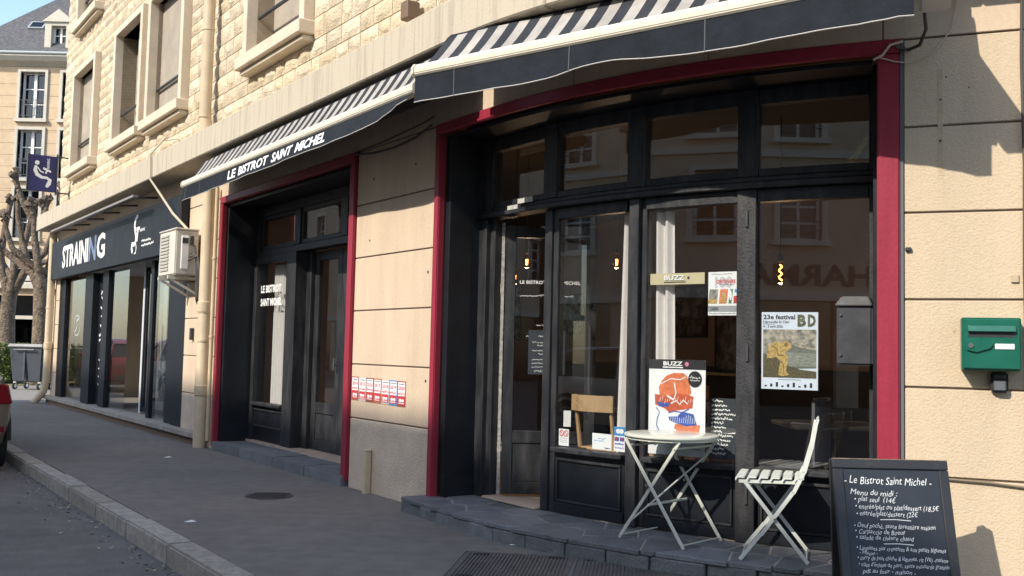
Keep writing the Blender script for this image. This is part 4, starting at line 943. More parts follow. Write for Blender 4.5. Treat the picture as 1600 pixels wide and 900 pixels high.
# festival poster
o, sf = poster('poster', 'pale blue BD festival poster with a painted seascape', 2.238, 2.622, 1.10, 1.593, B4, mat('poster_blue_white', (.62, .68, .78), .6))
for m_, sh, ly in ((C_SK, [(.03, .50), (.97, .50), (.97, .775), (.03, .775)], 0), (C_SEA, [(.03, .28), (.97, .28), (.97, .50), (.03, .50)], 0), (C_GRASS, [(.03, .15), (.97, .15), (.97, .24), (.7, .26), (.5, .30), (.34, .40), (.03, .46)], 1)):
    q = MB(); poly(q, sh, sf(ly)); part('print', q, m_, o)
q = MB(); poly(q, [(.34, .51), (.55, .57), (.72, .54), (.97, .51), (.97, .47), (.5, .48)], sf(1)); poly(q, [(.52, .30), (.97, .30), (.97, .28), (.6, .27)], sf(1)); part('print', q, mat('print_hill', (.13, .14, .12), .6, .3, 30), o)
q = MB(); poly(q, [(.10, .40), (.10, .50), (.16, .58), (.26, .62), (.36, .60), (.44, .63), (.52, .60), (.54, .54), (.46, .50), (.42, .47), (.48, .42), (.47, .34), (.44, .24), (.50, .19), (.40, .17), (.30, .18), (.32, .28), (.34, .36), (.26, .42), (.20, .40)], sf(2)); part('print', q, C_FIG, o)
q = MB(); stroke(q, [(.18, .56), (.28, .52), (.30, .44), (.40, .44)], .02, sf(3)); disc(q, .44, .575, .035, .024, sf(3)); stroke(q, [(.34, .36), (.40, .32), (.40, .22)], .014, sf(3)); part('print', q, mat('print_brown', (.2, .12, .04), .6), o)
q = MB(); text_fit(q, '23e festival', .03, .60, .905, .968, sf(0), .03); text_fit(q, 'Hérouville St Clair', .03, .50, .855, .89, sf(0), .02); text_fit(q, '4 - 5 avril 2026', .03, .38, .795, .832, sf(0), .02); scrib(q, .03, .842, .2, .008, sf(0), .005); scrib(q, .3, .125, .4, .008, sf(0), .006)
for k in range(9): poly(q, [(.06 + k * .1, .03), (.10 + k * .1, .03), (.10 + k * .1, .05 + .02 * (k % 3)), (.06 + k * .1, .05 + .02 * (k % 3))], sf(0))
part('print', q, C_BK, o)
q = MB(); text_fit(q, 'B', .64, .79, .81, .97, sf(0), .06); text_fit(q, 'D', .82, .96, .81, .97, sf(0), .06); part('print', q, mat('print_mossy', (.11, .11, .06), .6, .6, 40), o)
# door and window stickers
o, sf = poster('sticker', 'white no smoking sticker low on the corner glass', .462, .572, .612, .735, B2, cat='sticker')
q = MB()
for x in (.28, .72): stroke(q, [(x + .19 * math.cos(t_ * .4488), .74 + .17 * math.sin(t_ * .4488)) for t_ in range(15)], .06, sf(0)); stroke(q, [(x - .13, .86), (x + .13, .62)], .06, sf(0))
part('print', q, C_RE, o); q = MB(); [scrib(q, .15, .45 - k * .12, .7, .03, sf(0), .03) for k in range(3)]; part('print', q, C_GR, o)
o, sf = poster('sticker', 'white card with small blue print low on the corner glass', .822, 1.020, .614, .728, B2, cat='sticker')
q = MB(); scrib(q, .3, .68, .4, .08, sf(0), .04); scrib(q, .1, .54, .5, .05, sf(0), .04); part('print', q, C_LB, o); q = MB(); scrib(q, .65, .12, .28, .06, sf(0), .05); part('print', q, C_BK, o)
o, sf = poster('sticker', 'blue and white card payment sticker at the glass edge', 1.044, 1.152, .614, .788, B2, cat='sticker')
q = MB(); poly(q, [(0, .64), (1, .64), (1, 1), (0, 1)], sf(0)); part('print', q, C_LB, o); q = MB(); disc(q, .38, .82, .2, .1, sf(1)); disc(q, .68, .82, .2, .1, sf(1)); part('print', q, PAPER, o)
q = MB(); poly(q, [(.05, .42), (.46, .42), (.46, .58), (.05, .58)], sf(0)); poly(q, [(.54, .42), (.95, .42), (.95, .58), (.54, .58)], sf(0)); scrib(q, .1, .3, .8, .04, sf(0), .05); scrib(q, .1, .14, .8, .05, sf(0), .03); part('print', q, C_BL, o); q = MB(); disc(q, .2, .5, .1, .05, sf(1)); disc(q, .7, .5, .1, .05, sf(1)); part('print', q, C_RE, o)
# yellow and black diagonal tape in the upper right pane
q = MB(); f = chordsurf(2.222, 2.953, PO)
q.add([f(2.80, 2.535), f(2.86, 2.535), f(2.945, 2.66), f(2.945, 2.71)], [(0, 1, 2, 3)]); single('warning_tape', q, mat('worn_yellow', (.32, .24, .05), .7, .5, 60), 'worn yellow diagonal tape inside the upper right pane', 'tape')
# award stickers on the pier
yrs = ['2014', '2015', '2016', '2017', '2018', '2019', '2020']
SLAB = ['brown edged sticker dated 2014 at the burgundy post end of the sticker row', 'pale edged sticker dated 2015 between brown and dark red ones', 'dark red edged sticker dated 2016 beside a pale edged one', 'orange brown edged sticker dated 2017 in the middle of the row', 'pale edged sticker dated 2018 beside the blue edged one', 'blue edged sticker dated 2019 in the row on the pier', 'dark red edged sticker dated 2020 after the blue edged one']
cols = [(.36, .10, .06), (.5, .45, .40), (.22, .07, .05), (.42, .12, .05), (.45, .40, .36), (.08, .2, .45), (.30, .07, .04)]
for k, y in enumerate(yrs):
    a = -2.222 + k * .1497; zz = .928 - .002 * k; m = MB(); m.fbox(a, a + .143, .001, .0035, zz - .112, zz + .108)
    o = single('award_sticker', m, mat('sticker_back_%d' % k, cols[k], .5), SLAB[k], 'sticker', 'row of dated stickers on the pier')
    sf2 = lambda x, z, a=a, zz=zz: P(a + x * .143, .0042, zz - .112 + z * .22); sf3 = lambda x, z, a=a, zz=zz: P(a + x * .143, .0048, zz - .112 + z * .22)
    q = MB(); poly(q, [(.07, .42), (.93, .42), (.93, .95), (.07, .95)], sf2); part('print', q, PAPER, o)
    q = MB(); text_fit(q, y, .12, .88, .64, .80, sf3, .03); poly(q, [(.07, .08), (.93, .08), (.93, .40), (.07, .40)], sf2); scrib(q, .1, .5, .8, .06, sf3, .05); part('print', q, C_RE, o)
    q = MB(); scrib(q, .15, .88, .7, .03, sf3, .03); part('print', q, C_BK, o)
    q = MB(); disc(q, .35, .24, .16, .07, sf3, 8); disc(q, .68, .24, .16, .06, sf3, 8); scrib(q, .14, .13, .7, .03, sf3, .03); part('print', q, PAPER, o)

# ================================================================ manhole covers
mh = thing('manhole_cover', 'small oval dark iron cover set in the pavement', 'manhole cover', (-2.07, 8.78, 0))
m = MB(); m.lathe([(.205, -.02), (.205, .004), (.20, .006), (0, .006)], (-2.07, 8.78, 0), 28); part('plate', m, mat('rusty_iron', (.045, .036, .032), .7, .35, 14, .5, 60), mh)
m = MB()
for k in range(5): m.box(-2.07 - .15, -2.07 + .15, 8.78 - .13 + k * .06, 8.78 - .105 + k * .06, .0062, .011)
part('rib', m, mat('rusty_iron', (1, 1, 1)), mh)
IRON = mat('cast_iron', (.10, .088, .08), .7, .3, 9, .4, 60, speck=(120, .25))
gx, gy = Vector((.97, -.13, 0)).normalized(), Vector((.35, .937, 0)).normalized(); gy = Vector((-gx.y, gx.x, 0)) * 1.0
for n_, (o0, w, h, lab) in enumerate(((Vector((-.36, 5.78, 0)), .70, .78, 'ribbed iron utility cover set in asphalt beside the slate step'), (Vector((.36, 5.68, 0)), .70, .78, 'ribbed iron utility cover below the bistro table'))):
    gc = thing('utility_cover', lab, 'manhole cover', o0)
    m = MB(); m.obox(o0 + UZ * -.03, gx * w, gy * h, UZ * .034); part('plate', m, IRON, gc, bevel=.002)
    m = MB(); k = .03
    while k < w - .03:
        m.obox(o0 + gx * k + gy * .03 + UZ * .0042, gx * .010, gy * (h - .06), UZ * .006); k += .023
    part('ribs', m, IRON, gc, kind='stuff')
    m = MB(); m.obox(o0 + gx * -.012 + gy * -.012 + UZ * -.03, gx * (w + .024), gy * .01, UZ * .036); m.obox(o0 + gx * -.012 + gy * (h + .002) + UZ * -.03, gx * (w + .024), gy * .01, UZ * .036)
    m.obox(o0 + gx * -.012 + UZ * -.03, gx * .01, gy * h, UZ * .036); part('frame', m, mat('worn_iron', (.12, .11, .105), .6, .3, 20), gc)
    for a, b in ((.06, .06), (w - .16, h - .1), (.06, h - .1)): m = MB(); m.obox(o0 + gx * a + gy * b + UZ * .0045, gx * .1, gy * .045, UZ * .006); part('lifting_key_slot', m, mat('slot_black', (.01, .01, .01), .9), gc)
# ================================================================ curtains, lamps and furniture behind the glass
def curtain(lab, s0, s1, d, z0, z1, folds, spread=1.0, shift=0.0):
    m = MB(); n = folds * 8; rows = 6
    for side in (0,):
        vs = []
        for j in range(rows + 1):
            k = j / rows
            for i in range(n + 1):
                x = i / n; s_ = s0 + (s1 - s0) * x * (1 + (spread - 1) * k) + shift * k
                vs.append(P(s_, d + .022 * math.sin(x * folds * 6.283 + .6 * k), z1 + (z0 - z1) * k))
        m.add(vs, [(j * (n + 1) + i, j * (n + 1) + i + 1, (j + 1) * (n + 1) + i + 1, (j + 1) * (n + 1) + i) for j in range(rows) for i in range(n)])
    single('curtain', m, CURT, lab, 'curtain', smooth=True, angle=80)
curtain('narrow pale curtain gathered at the right edge of the glass beside the door', 1.06, 1.16, -.47, .2, 2.30, 1, 1.3, -.05)
curtain('pale curtain gathered beside the centenary poster and the beige strip', 1.36, 1.52, -.47, .2, 2.30, 2, 1.1, .03)
curtain('pale curtain in the narrow bistro window under white lettering', -5.62, -5.30, -.56, .2, 2.32, 4, 1.25, 0)
FIL = mat('glowing_filament', (1.0, .50, .14), .5, emit=10.0)
AMB = glass_mat('amber_bulb', (.95, .62, .28), 1.45)
def bulb(lab, p, ztop=3.1, tall=False):
    o = thing('pendant_bulb', lab, 'lamp', Vector((p[0], p[1], p[2])), 'pendant bulbs in the bistro')
    c = Vector(p); m = MB(); m.tube([c + Vector((0, 0, .11)), Vector((c.x, c.y, ztop))], .004, 6); part('cord', m, RUBBER, o)
    m = MB(); m.lathe([(.012, .075), (.022, .08), (.024, .125), (.012, .135)], c, 12); part('socket', m, RUBBER, o, smooth=True)
    m = MB()
    prof = [(.002, -.062), (.030, -.052), (.045, -.015), (.044, .015), (.028, .055), (.018, .078)] if not tall else [(.002, -.09), (.022, -.08), (.028, 0), (.022, .06), (.016, .078)]
    m.lathe(prof, c, 14); part('globe', m, AMB, o, smooth=True)
    m = MB(); 
    if tall: m.tube([c + Vector((.012 * math.cos(k * 1.2), .012 * math.sin(k * 1.2), -.06 + k * .0098)) for k in range(13)], .0045, 6)
    else:
        for a_ in (0, 2.1, 4.2): m.tube([c + Vector((.006 * math.cos(a_), .006 * math.sin(a_), -.026)), c + Vector((.009 * math.cos(a_), .009 * math.sin(a_), .026))], .0045, 6)
    part('filament', m, FIL, o)
    ld = bpy.data.lights.new('bulb_light', 'POINT'); ld.energy = 3.0; ld.color = (1.0, .72, .45); ld.shadow_soft_size = .04; lo = bpy.data.objects.new('bulb_light', ld); COL.objects.link(lo); lo.parent = o; lo.location = (0, 0, -.09)
bulb('glowing bulb on the longer cord beyond the open door', (.02, 8.55, 1.93)); bulb('glowing bulb on the shorter cord beyond the open door', (.13, 9.2, 2.13))
bulb('glowing bulb hanging near the narrow curtain', (.93, 8.9, 2.12)); bulb('slim glowing spiral bulb behind the BD poster window', (1.98, 7.35, 1.93), tall=True)
def cafe_chair(lab, m1, upholstered=False):
    o = thing('cafe_chair', lab, 'chair', group='chairs inside the bistro'); sm = m1
    m = MB(); m.prism([(-.2, -.2, .44), (.2, -.2, .44), (.18, .2, .44), (-.18, .2, .44)], (0, 0, .03)); part('seat', m, sm, o, bevel=.01)
    for x, y, dx in ((-.17, -.17, 0), (.17, -.17, 0)): m = MB(); m.tube([(x, y, 0), (x, y, .44)], [.013, .018], 8); part('leg', m, WOOD if not upholstered else DWOOD, o, smooth=True)
    for x in (-.165, .165): m = MB(); m.tube([(x, .22, 0), (x, .18, .44), (x * 1.02, .25, .86)], [.013, .018, .014], 8); part('back_leg', m, WOOD if not upholstered else DWOOD, o, smooth=True)
    m = MB(); pts = [(-.2 + .4 * k / 8, .235 + .05 * math.sin(k / 8 * math.pi)) for k in range(9)]; z0, z1 = (.74, .86) if not upholstered else (.5, .9)
    vs = [(x, y, z) for z in (z0, z1) for x, y in pts] + [(x, y + .02, z) for z in (z0, z1) for x, y in pts]; fs = []
    for i in range(8): fs += [(i, i + 1, 10 + i, 9 + i), (18 + i + 1, 18 + i, 27 + i, 28 + i), (9 + i, 10 + i, 28 + i, 27 + i), (i + 1, i, 18 + i, 19 + i)]
    fs += [(0, 9, 27, 18), (8, 26, 35, 17)]; m.add(vs, fs); part('backrest', m, sm, o)
    return o
wch = cafe_chair('pale wooden cafe chair behind the corner glass', WOOD); uch = cafe_chair('dark grey padded chair behind the BD poster window', mat('grey_cloth', (.10, .10, .11), .9, .1, 20), True)
def put(o, p, rz): o.location = (p.x, p.y, .13); o.rotation_euler = (0, 0, rz)
put(wch, P(.66, -.80, 0), R_(135)); 
for s_, d_, rz, lab in ((.50, -1.5, 200, 'pale wooden chair turned towards the dark table behind the no smoking sticker'), (.35, -1.7, 250, 'pale wooden chair deep behind the narrow curtain'), (-.5, -2.4, 60, 'pale wooden chair seen through the open door, its back turned'), (-1.0, -2.6, 240, 'pale wooden chair beyond the table seen through the open door'), (-.9, -3.4, 30, 'pale wooden chair farthest inside, below the tall swirl print')): c = copy_tree(wch); put(c, P(s_, d_, 0), R_(rz)); c['label'] = lab
put(uch, P(2.30, -.72, 0), R_(-120)); c = copy_tree(uch); put(c, P(2.85, -.95, 0), R_(60)); c['label'] = 'dark grey padded chair beside the burgundy post behind glass'
def ctable(p, lab):
    o = thing('cafe_table', lab, 'table', (p.x, p.y, .13), 'tables inside the bistro'); b = Vector((p.x, p.y, .13))
    m = MB(); m.box(b.x - .33, b.x + .33, b.y - .33, b.y + .33, .83, .86); part('table_top', m, DWOOD, o, bevel=.008)
    m = MB(); m.tube([b + Vector((0, 0, .02)), b + Vector((0, 0, .70))], .03, 10); part('pedestal', m, DARKM, o, smooth=True); m = MB(); m.lathe([(.22, 0), (.22, .012), (.05, .03)], b, 16); part('base', m, DARKM, o)
    return o
ctable(P(.70, -1.30, 0), 'small dark square table between the pale wooden chairs'); ctable(P(-.75, -2.9, 0), 'small dark square table seen through the open door'); ctable(P(2.6, -1.05, 0), 'dark table with glasses behind the BD poster window')
for k, (s_, d_) in enumerate(((2.62, -.86), (2.74, -.98), (2.5, -1.1))):
    c = P(s_, d_, .861); m = MB(); m.lathe([(.028, 0), (.033, .10), (.031, .10), (.026, .008)], c, 12); single('drinking_glass', m, GLASS_CLEAR, ('clear tumbler nearest the glass on the dark window table', 'clear tumbler towards the burgundy post on the dark table', 'clear tumbler deepest inside on the dark window table')[k], 'glass', 'glasses on the window table', smooth=True)
m = MB(); m.obox(P(2.35, -.8, .862), tang(2.4)[0] * .2, tang(2.4)[1] * .06, (0, 0, .008)); single('folded_menu', m, PAPER, 'white folded card lying on the dark window table', 'card')
# prints on the walls
PRN = mat('monochrome_print', (.02, .02, .02), .6, .0, 9, col2=(.30, .29, .28), thresh=(.48, .56))
PRN2 = mat('brown_print', (.05, .035, .03), .6, .0, 7, col2=(.20, .15, .12), thresh=(.45, .6))
def picture(lab, o, ax, h, n, m_):
    t = thing('picture', lab, 'picture', o); m = MB(); m.obox(o, ax, n * .02, (0, 0, h)); part('canvas', m, m_, t)
    m = MB(); w = ax.normalized() * .025; m.obox(o - w, w, n * .03, (0, 0, h)); m.obox(o + ax, w, n * .03, (0, 0, h)); m.obox(o - w + Vector((0, 0, h)), ax + w * 2, n * .03, (0, 0, .025)); m.obox(o - w - Vector((0, 0, .025)), ax + w * 2, n * .03, (0, 0, .025)); part('frame', m, DARKM, t)
ul3, nl3 = UL.to_3d(), NL.to_3d()
picture('tall black and white swirl print seen through the open door', L(-5.995, -4.6, 1.50), nl3 * 1.1, .82, ul3, PRN)
ba, bbk = L(-6.0, -5.2, .13), P(3.1, -4.2, .13); bt = (bbk - ba).normalized(); bnn = Vector((bt.y, -bt.x, 0)); bnn = bnn if bnn.dot(nl3) > 0 else -bnn
picture('wide black and white swirl print beside the first bulb', Vector((ba.x, ba.y, 1.6)) + bt * .2 + bnn * .005, bt * .75, .55, bnn, PRN)
picture('dark brown framed picture behind the curtained pane', Vector((ba.x, ba.y, 1.55)) + bt * 3.2 + bnn * .005, bt * .6, .6, bnn, PRN2)
picture('larger dark picture behind the centenary poster pane', Vector((ba.x, ba.y, 1.15)) + bt * 4.05 + bnn * .035, bt * .6, .7, bnn, PRN2)
for s_, lab in ((.9, 'low wooden shelf on the rear wall of the bistro'),):
    m = MB(); o = Vector((ba.x, ba.y, 1.08)) + bt * 3.0 + bnn * .035; m.obox(o, bt * 2.0, bnn * .2, (0, 0, .03)); single('shelf', m, WOOD, lab, 'shelf')
# second chalkboard leaning inside the glass, below the BUZZ poster pane
q = MB(); f = chordsurf(*BAYS[2], FD - .10); nn = tang(1.7)[1]
q.hexa([f(1.80, .62) - nn * .02, f(2.06, .62) - nn * .02, f(2.06, .62), f(1.80, .62), f(1.80, 1.02) - nn * .05, f(2.06, 1.02) - nn * .05, f(2.06, 1.02) - nn * .03, f(1.80, 1.02) - nn * .03]); wb = single('wine_slate', q, BOARD, 'black slate with white handwriting leaning inside behind the round table', 'menu board')
q = MB(); ws = lambda x, z: f(1.80 + x * .26, .62 + z * .40) + nn * (.003 - .03 * z)
for k in range(13): scrib(q, .08 + .02 * _rs.random(), .95 - k * .072, .3 + .45 * _rs.random(), .03, ws, .02)
part('chalk_text', q, CHALK, wb, kind='stuff')
# chair in the studio
fc = thing('studio_chair', 'black folding chair standing inside the studio glass', 'chair', L(-10.05, -.75, .14)); b = L(-10.05, -.75, .14)
def fp(x, y, z): return b + ul3 * x + nl3 * y + Vector((0, 0, z))
m = MB(); m.obox(fp(-.21, -.2, .45), ul3 * .42, nl3 * .4, (0, 0, .03)); part('seat', m, DARKM, fc, bevel=.01)
m = MB(); m.obox(fp(-.22, -.2, .62), ul3 * .03, nl3 * .4, (0, 0, .22)); part('backrest', m, DARKM, fc, bevel=.008)
for y in (-.2, .2):
    m = MB(); m.tube([fp(.2, y, 0), fp(-.2, y, .6), fp(-.22, y, .88)], .012, 8); part('leg', m, DARKM, fc, smooth=True); m = MB(); m.tube([fp(-.22, y, 0), fp(.18, y, .46)], .012, 8); part('leg', m, DARKM, fc, smooth=True)
# ================================================================ hanging studio sign
hs = thing('hanging_sign', 'dark blue projecting studio sign on black brackets', 'sign', L(-15.4, .5, 4.25))
m = MB(); m.fbox(-15.43, -15.37, .31, .83, 4.30, 5.03, fn=L); part('panel', m, SIGNBL, hs, bevel=.008)
m = MB(); m.fbox(-15.435, -15.365, .285, .31, 4.25, 5.08, fn=L); part('frame', m, DARKM, hs); m = MB(); m.fbox(-15.435, -15.365, .83, .845, 4.28, 5.05, fn=L); part('frame', m, DARKM, hs)
for z in (4.30, 5.03): m = MB(); m.tube([L(-15.4, .0, z), L(-15.4, .31, z)], .014, 8); m.fbox(-15.43, -15.37, .04, .055, z - .05, z + .05, fn=L); part('bracket', m, DARKM, hs, smooth=True)
q = MB(); fn = lambda x, z: L(-15.3685, .57 - (x), 4.66 + z)       # face towards the street corner, x runs back to the wall
stroke(q, [(-.13, .20), (-.15, .12), (-.10, .03), (-.0, -.03), (.06, -.10), (.05, -.19), (.0, -.27)], [.07, .07, .075, .07, .075, .07, .05], fn) if False else None
stroke(q, [(-.12, .15), (-.13, .06), (-.09, -.03), (.0, -.08), (.09, -.08), (.15, -.12), (.13, -.2), (.09, -.27)], [.05, .07, .075, .06, .05, .07, .08, .05], fn); disc(q, -.10, .21, .045, .045, fn)
stroke(q, [(-.09, .12), (-.03, .04), (.03, .02)], .025, fn)
poly(q, [(.02, .13), (.16, .07), (.165, .03), (.10, .05), (.08, -.0), (.05, .0), (.07, .065), (.01, .09)], fn)
vs, fs = text2d('RAINING', 1.0, .02); xs = [v[0] for v in vs]; a, b = min(xs), max(xs)
q.add([fn(.13 - vy * .07, .11 + (vx - a) / (b - a) * .20) for vx, vy in vs], fs); part('emblem', q, LETTER, hs)

# ================================================================ wheeled bin
bo = L(-23.0, -.75, 0); bn_ = thing('wheeled_bin', 'grey four wheeled rubbish bin beside the far corner', 'bin', bo)
bx, by = Vector((.985, -.17, 0)), Vector((.17, .985, 0))
def bp(x, y, z): return bo + bx * x + by * y + Vector((0, 0, z))
m = MB(); m.hexa([bp(-.42, -.28, .2), bp(.42, -.28, .2), bp(.42, .28, .2), bp(-.42, .28, .2), bp(-.5, -.37, 1.12), bp(.5, -.37, 1.12), bp(.5, .37, 1.12), bp(-.5, .37, 1.12)]); part('body', m, GREYB, bn_, bevel=.03, seg=2)
m = MB(); m.hexa([bp(-.53, -.42, 1.125), bp(.53, -.42, 1.125), bp(.53, .40, 1.125), bp(-.53, .40, 1.125), bp(-.50, -.38, 1.21), bp(.50, -.38, 1.21), bp(.50, .36, 1.22), bp(-.50, .36, 1.22)]); part('lid', m, GREYB, bn_, bevel=.02, seg=2)
m = MB(); m.tube([bp(-.3, -.43, 1.06), bp(.3, -.43, 1.06)], .02, 8); part('handle', m, GREYB, bn_, smooth=True)
for x in (-.06, ): m = MB(); m.obox(bp(x, -.375, .28), bx * .06, by * .03, (0, 0, .8)); part('rib', m, GREYB, bn_)
for x in (-.36, .36):
    for y in (-.24, .24):
        c = bp(x, y, .09); m = MB(); m.tube([c - bx * .02, c + bx * .02], .09, 16); w = part('wheel', m, RUBBER, bn_, smooth=True)
        m = MB(); m.tube([c - bx * .024, c + bx * .024], .05, 12); part('hub', m, STEEL, w); m = MB(); m.obox(c + Vector((0, 0, .06)) - bx * .035 - by * .02, bx * .07, by * .04, (0, 0, .06)); part('fork', m, STEEL, w)
q = MB(); bfn = lambda x, z: bp(x, -.362 + (1.12 - z) * .098 - .012, z); scrib(q, -.4, .92, .16, .09, bfn, .012); scrib(q, -.42, .82, .14, .08, bfn, .012); part('graffiti', q, C_BK, bn_)

# ================================================================ hedge and verge
hd = MB(); rh = random.Random(8)
for i in range(5200):
    t_ = rh.random(); x = -19.5 + 4.7 * t_; y = 30 + rh.uniform(-.5, .9); z = rh.uniform(.12, 1.16)
    if rh.random() < .75:
        k = rh.randrange(3)
        if k == 0: y = 29.5 + rh.gauss(0, .04)
        elif k == 1: z = 1.14 + rh.gauss(0, .05)
        else: x = -14.82 + rh.gauss(0, .05)
    a, b2 = rh.uniform(0, 6.28), rh.uniform(-1, 1); u = Vector((math.cos(a), math.sin(a), b2)).normalized() * rh.uniform(.03, .06); w = u.cross(Vector((rh.uniform(-1, 1), rh.uniform(-1, 1), 1))).normalized() * .03
    p = Vector((x, y, z)); hd.add([p - u, p + w, p + u, p - w], [(0, 1, 2, 3)])
hg = thing('hedge', 'clipped sunlit green hedge beyond the grey bin', 'hedge', (-17, 30, 0)); part('foliage', hd, HEDGE, hg, kind='stuff')
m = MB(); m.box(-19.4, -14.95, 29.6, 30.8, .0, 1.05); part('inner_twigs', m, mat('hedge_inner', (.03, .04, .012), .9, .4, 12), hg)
m = MB(); m.prism([(-24, 29.0, -.02), (-14.2, 28.9, -.02), (-14.2, 31.4, -.02), (-24, 31.4, -.02)], (0, 0, .03)); struct('verge', m, mat('dry_grass', (.20, .17, .07), .95, .4, 8))

# ================================================================ pollarded plane trees
def pollard(lab, base, limbs, seed, k=1.0):
    o = thing('plane_tree', lab, 'tree', base); rt = random.Random(seed); b = Vector(base)
    tr = limbs[0]; m = MB(); m.tube([b + Vector(p) * 1 for p, r in tr], [r * .9 for p, r in tr], 12)
    t = part('trunk', m, BARK, o, smooth=True)
    for lb in limbs[1:]:
        pts = []; rs_ = []
        for i, (p, r) in enumerate(lb): pts.append(b + Vector(p) + Vector((rt.uniform(-.03, .03), rt.uniform(-.05, .05), 0))); rs_.append(r * .78)
        m = MB(); m.tube(pts, rs_, 9)
        for q in range(len(pts) - 1):
            if rt.random() < .6: c = pts[q].lerp(pts[q + 1], rt.uniform(.3, .9)); m.blob(c + Vector((rt.uniform(-.06, .06), 0, 0)), rs_[q] * 1.15, 1, .3, seed=rt.randrange(999))
        e = pts[-1]
        for q in range(6): m.blob(e + Vector((rt.uniform(-.12, .12), rt.uniform(-.12, .12), rt.uniform(-.10, .12))), rt.uniform(.08, .13), 1, .5, seed=rt.randrange(999))
        part('limb', m, BARK, o, smooth=True, angle=60)
    return o
def V2(*a): return list(a)
pollard('pollarded plane tree with knobbed bare limbs beside the studio corner', (-13.95, 29.6, 0),
    [[((0, 0, 0), .30), ((.02, 0, 1.0), .25), ((.0, 0, 2.0), .23), ((-.02, 0, 2.9), .24)],
     [((0, 0, 2.7), .20), ((-.35, .1, 3.3), .16), ((-.95, .1, 3.75), .13), ((-1.5, .0, 4.15), .11)],
     [((0, 0, 2.8), .20), ((-.10, -.1, 3.5), .15), ((-.28, -.1, 4.3), .13), ((-.30, -.1, 4.9), .12), ((-.42, -.1, 5.35), .11)],
     [((-.28, -.1, 4.75), .12), ((-.62, -.2, 5.4), .11), ((-.85, -.2, 5.9), .10), ((-.90, -.2, 6.25), .09)],
     [((-.3, -.1, 4.7), .10), ((-.02, 0, 5.1), .10), ((.0, 0, 5.5), .09)],
     [((.0, .1, 2.8), .16), ((.12, .3, 3.8), .13), ((.15, .3, 4.8), .12), ((.28, .3, 5.6), .11), ((.32, .3, 6.0), .10)],
     [((-.35, .1, 3.3), .13), ((-.80, .3, 4.3), .11), ((-.95, .3, 5.0), .10), ((-1.0, .3, 5.5), .10)],
     [((-.10, 0, 3.4), .12), ((-.75, -.3, 4.0), .11), ((-1.05, -.3, 4.6), .10), ((-1.0, -.3, 4.95), .10)]], 1)
pollard('pollarded plane tree with forked trunk behind the hedge', (-16.75, 33.2, 0),
    [[((0, 0, 0), .34), ((.03, 0, 1.2), .28), ((.0, 0, 2.2), .26), ((.05, 0, 2.9), .26)],
     [((.05, 0, 2.8), .22), ((.5, .1, 3.6), .17), ((1.1, .1, 4.3), .14), ((1.35, .1, 5.0), .12)],
     [((.05, 0, 2.8), .22), ((.15, -.1, 3.8), .16), ((.55, -.1, 4.7), .13), ((.7, -.1, 5.5), .12), ((.72, -.1, 5.9), .11)],
     [((.0, 0, 2.8), .20), ((-.3, 0, 3.9), .15), ((-.25, 0, 5.0), .12), ((-.1, 0, 6.0), .11)],
     [((.1, 0, 3.4), .14), ((-.6, .2, 4.2), .12), ((-1.2, .2, 5.0), .1)],
     [((.5, .1, 3.6), .13), ((1.2, -.2, 3.9), .12), ((1.9, -.2, 4.0), .11)]], 2)

# ================================================================ far residential building
fb = thing('far_building', 'tall pale stone apartment building with slate roof beyond the trees', 'building', (-24, 42, 0))
FSTONE = mat('far_stone', (.52, .39, .25), .9, .12, 2.5); FTRIM = mat('far_trim', (.50, .46, .38), .85, .08, 5)
FX0, FX1, FY = -24.0, -13.0, 42.0
fxs = [(-21.15, -20.10), (-19.35, -18.30), (-17.5, -16.5)]
fzs = [(3.95, 5.65), (6.15, 7.95), (8.55, 10.35), (10.95, 12.75)][1:]
fzs = [(10.72, 12.75), (8.18, 10.25), (5.62, 7.72), (3.95, 5.15)]
zc = [0] + sorted([z for f in fzs for z in f]) + [12.98]; cols = sorted(fxs)
def fwall(x0, x1, z0, z1):
    zz = z0
    while zz < z1 - .02:
        h = min(.50, z1 - zz); m = MB(); m.box(x0, x1, FY, FY + .4, zz + .006, zz + h - .006); part('stone_course', m, FSTONE, fb); zz += h
m = MB(); m.box(FX0 + .02, FX1 - .02, FY + .4, FY + 10, 0, 12.95); part('wall_core', m, mat('far_core', (.10, .08, .06), .9), fb)
for i in range(len(zc) - 1):
    z0, z1 = zc[i], zc[i + 1]
    if (z0, z1) in fzs:
        e = FX0
        for a, b in cols: fwall(e, a, z0, z1); e = b
        fwall(e, FX1, z0, z1)
    elif i > 0: fwall(FX0, FX1, z0, z1)
# ground floor: pale slabs with dark shop openings
for a, b in ((-24, -21.8), (-19.75, -18.0), (-16.6, -13)): m = MB(); m.box(a, b, FY - .02, FY + .4, 0, 3.2); part('pier', m, mat('far_render', (.56, .47, .34), .9, .08, 2), fb)
m = MB(); m.box(FX0, FX1, FY - .03, FY + .4, 3.2, 3.45); part('lintel', m, FSTONE, fb); m = MB(); m.box(FX0 - .1, FX1, FY - .25, FY + .3, 3.46, 3.75); part('ground_cornice', m, FTRIM, fb, bevel=.03)
for a, b in ((-21.8, -19.75), (-18.0, -16.6)):
    m = MB(); m.box(a, b, FY + .25, FY + .3, 0, 3.2); part('shop_glass', m, GLASS_DARK, fb); m = MB(); m.box(a, b, FY + .15, FY + .24, 2.2, 2.35); m.box(a, a + .08, FY + .15, FY + .24, 0, 3.2); m.box(b - .08, b, FY + .15, FY + .24, 0, 3.2); part('shop_frame', m, FTRIM, fb)
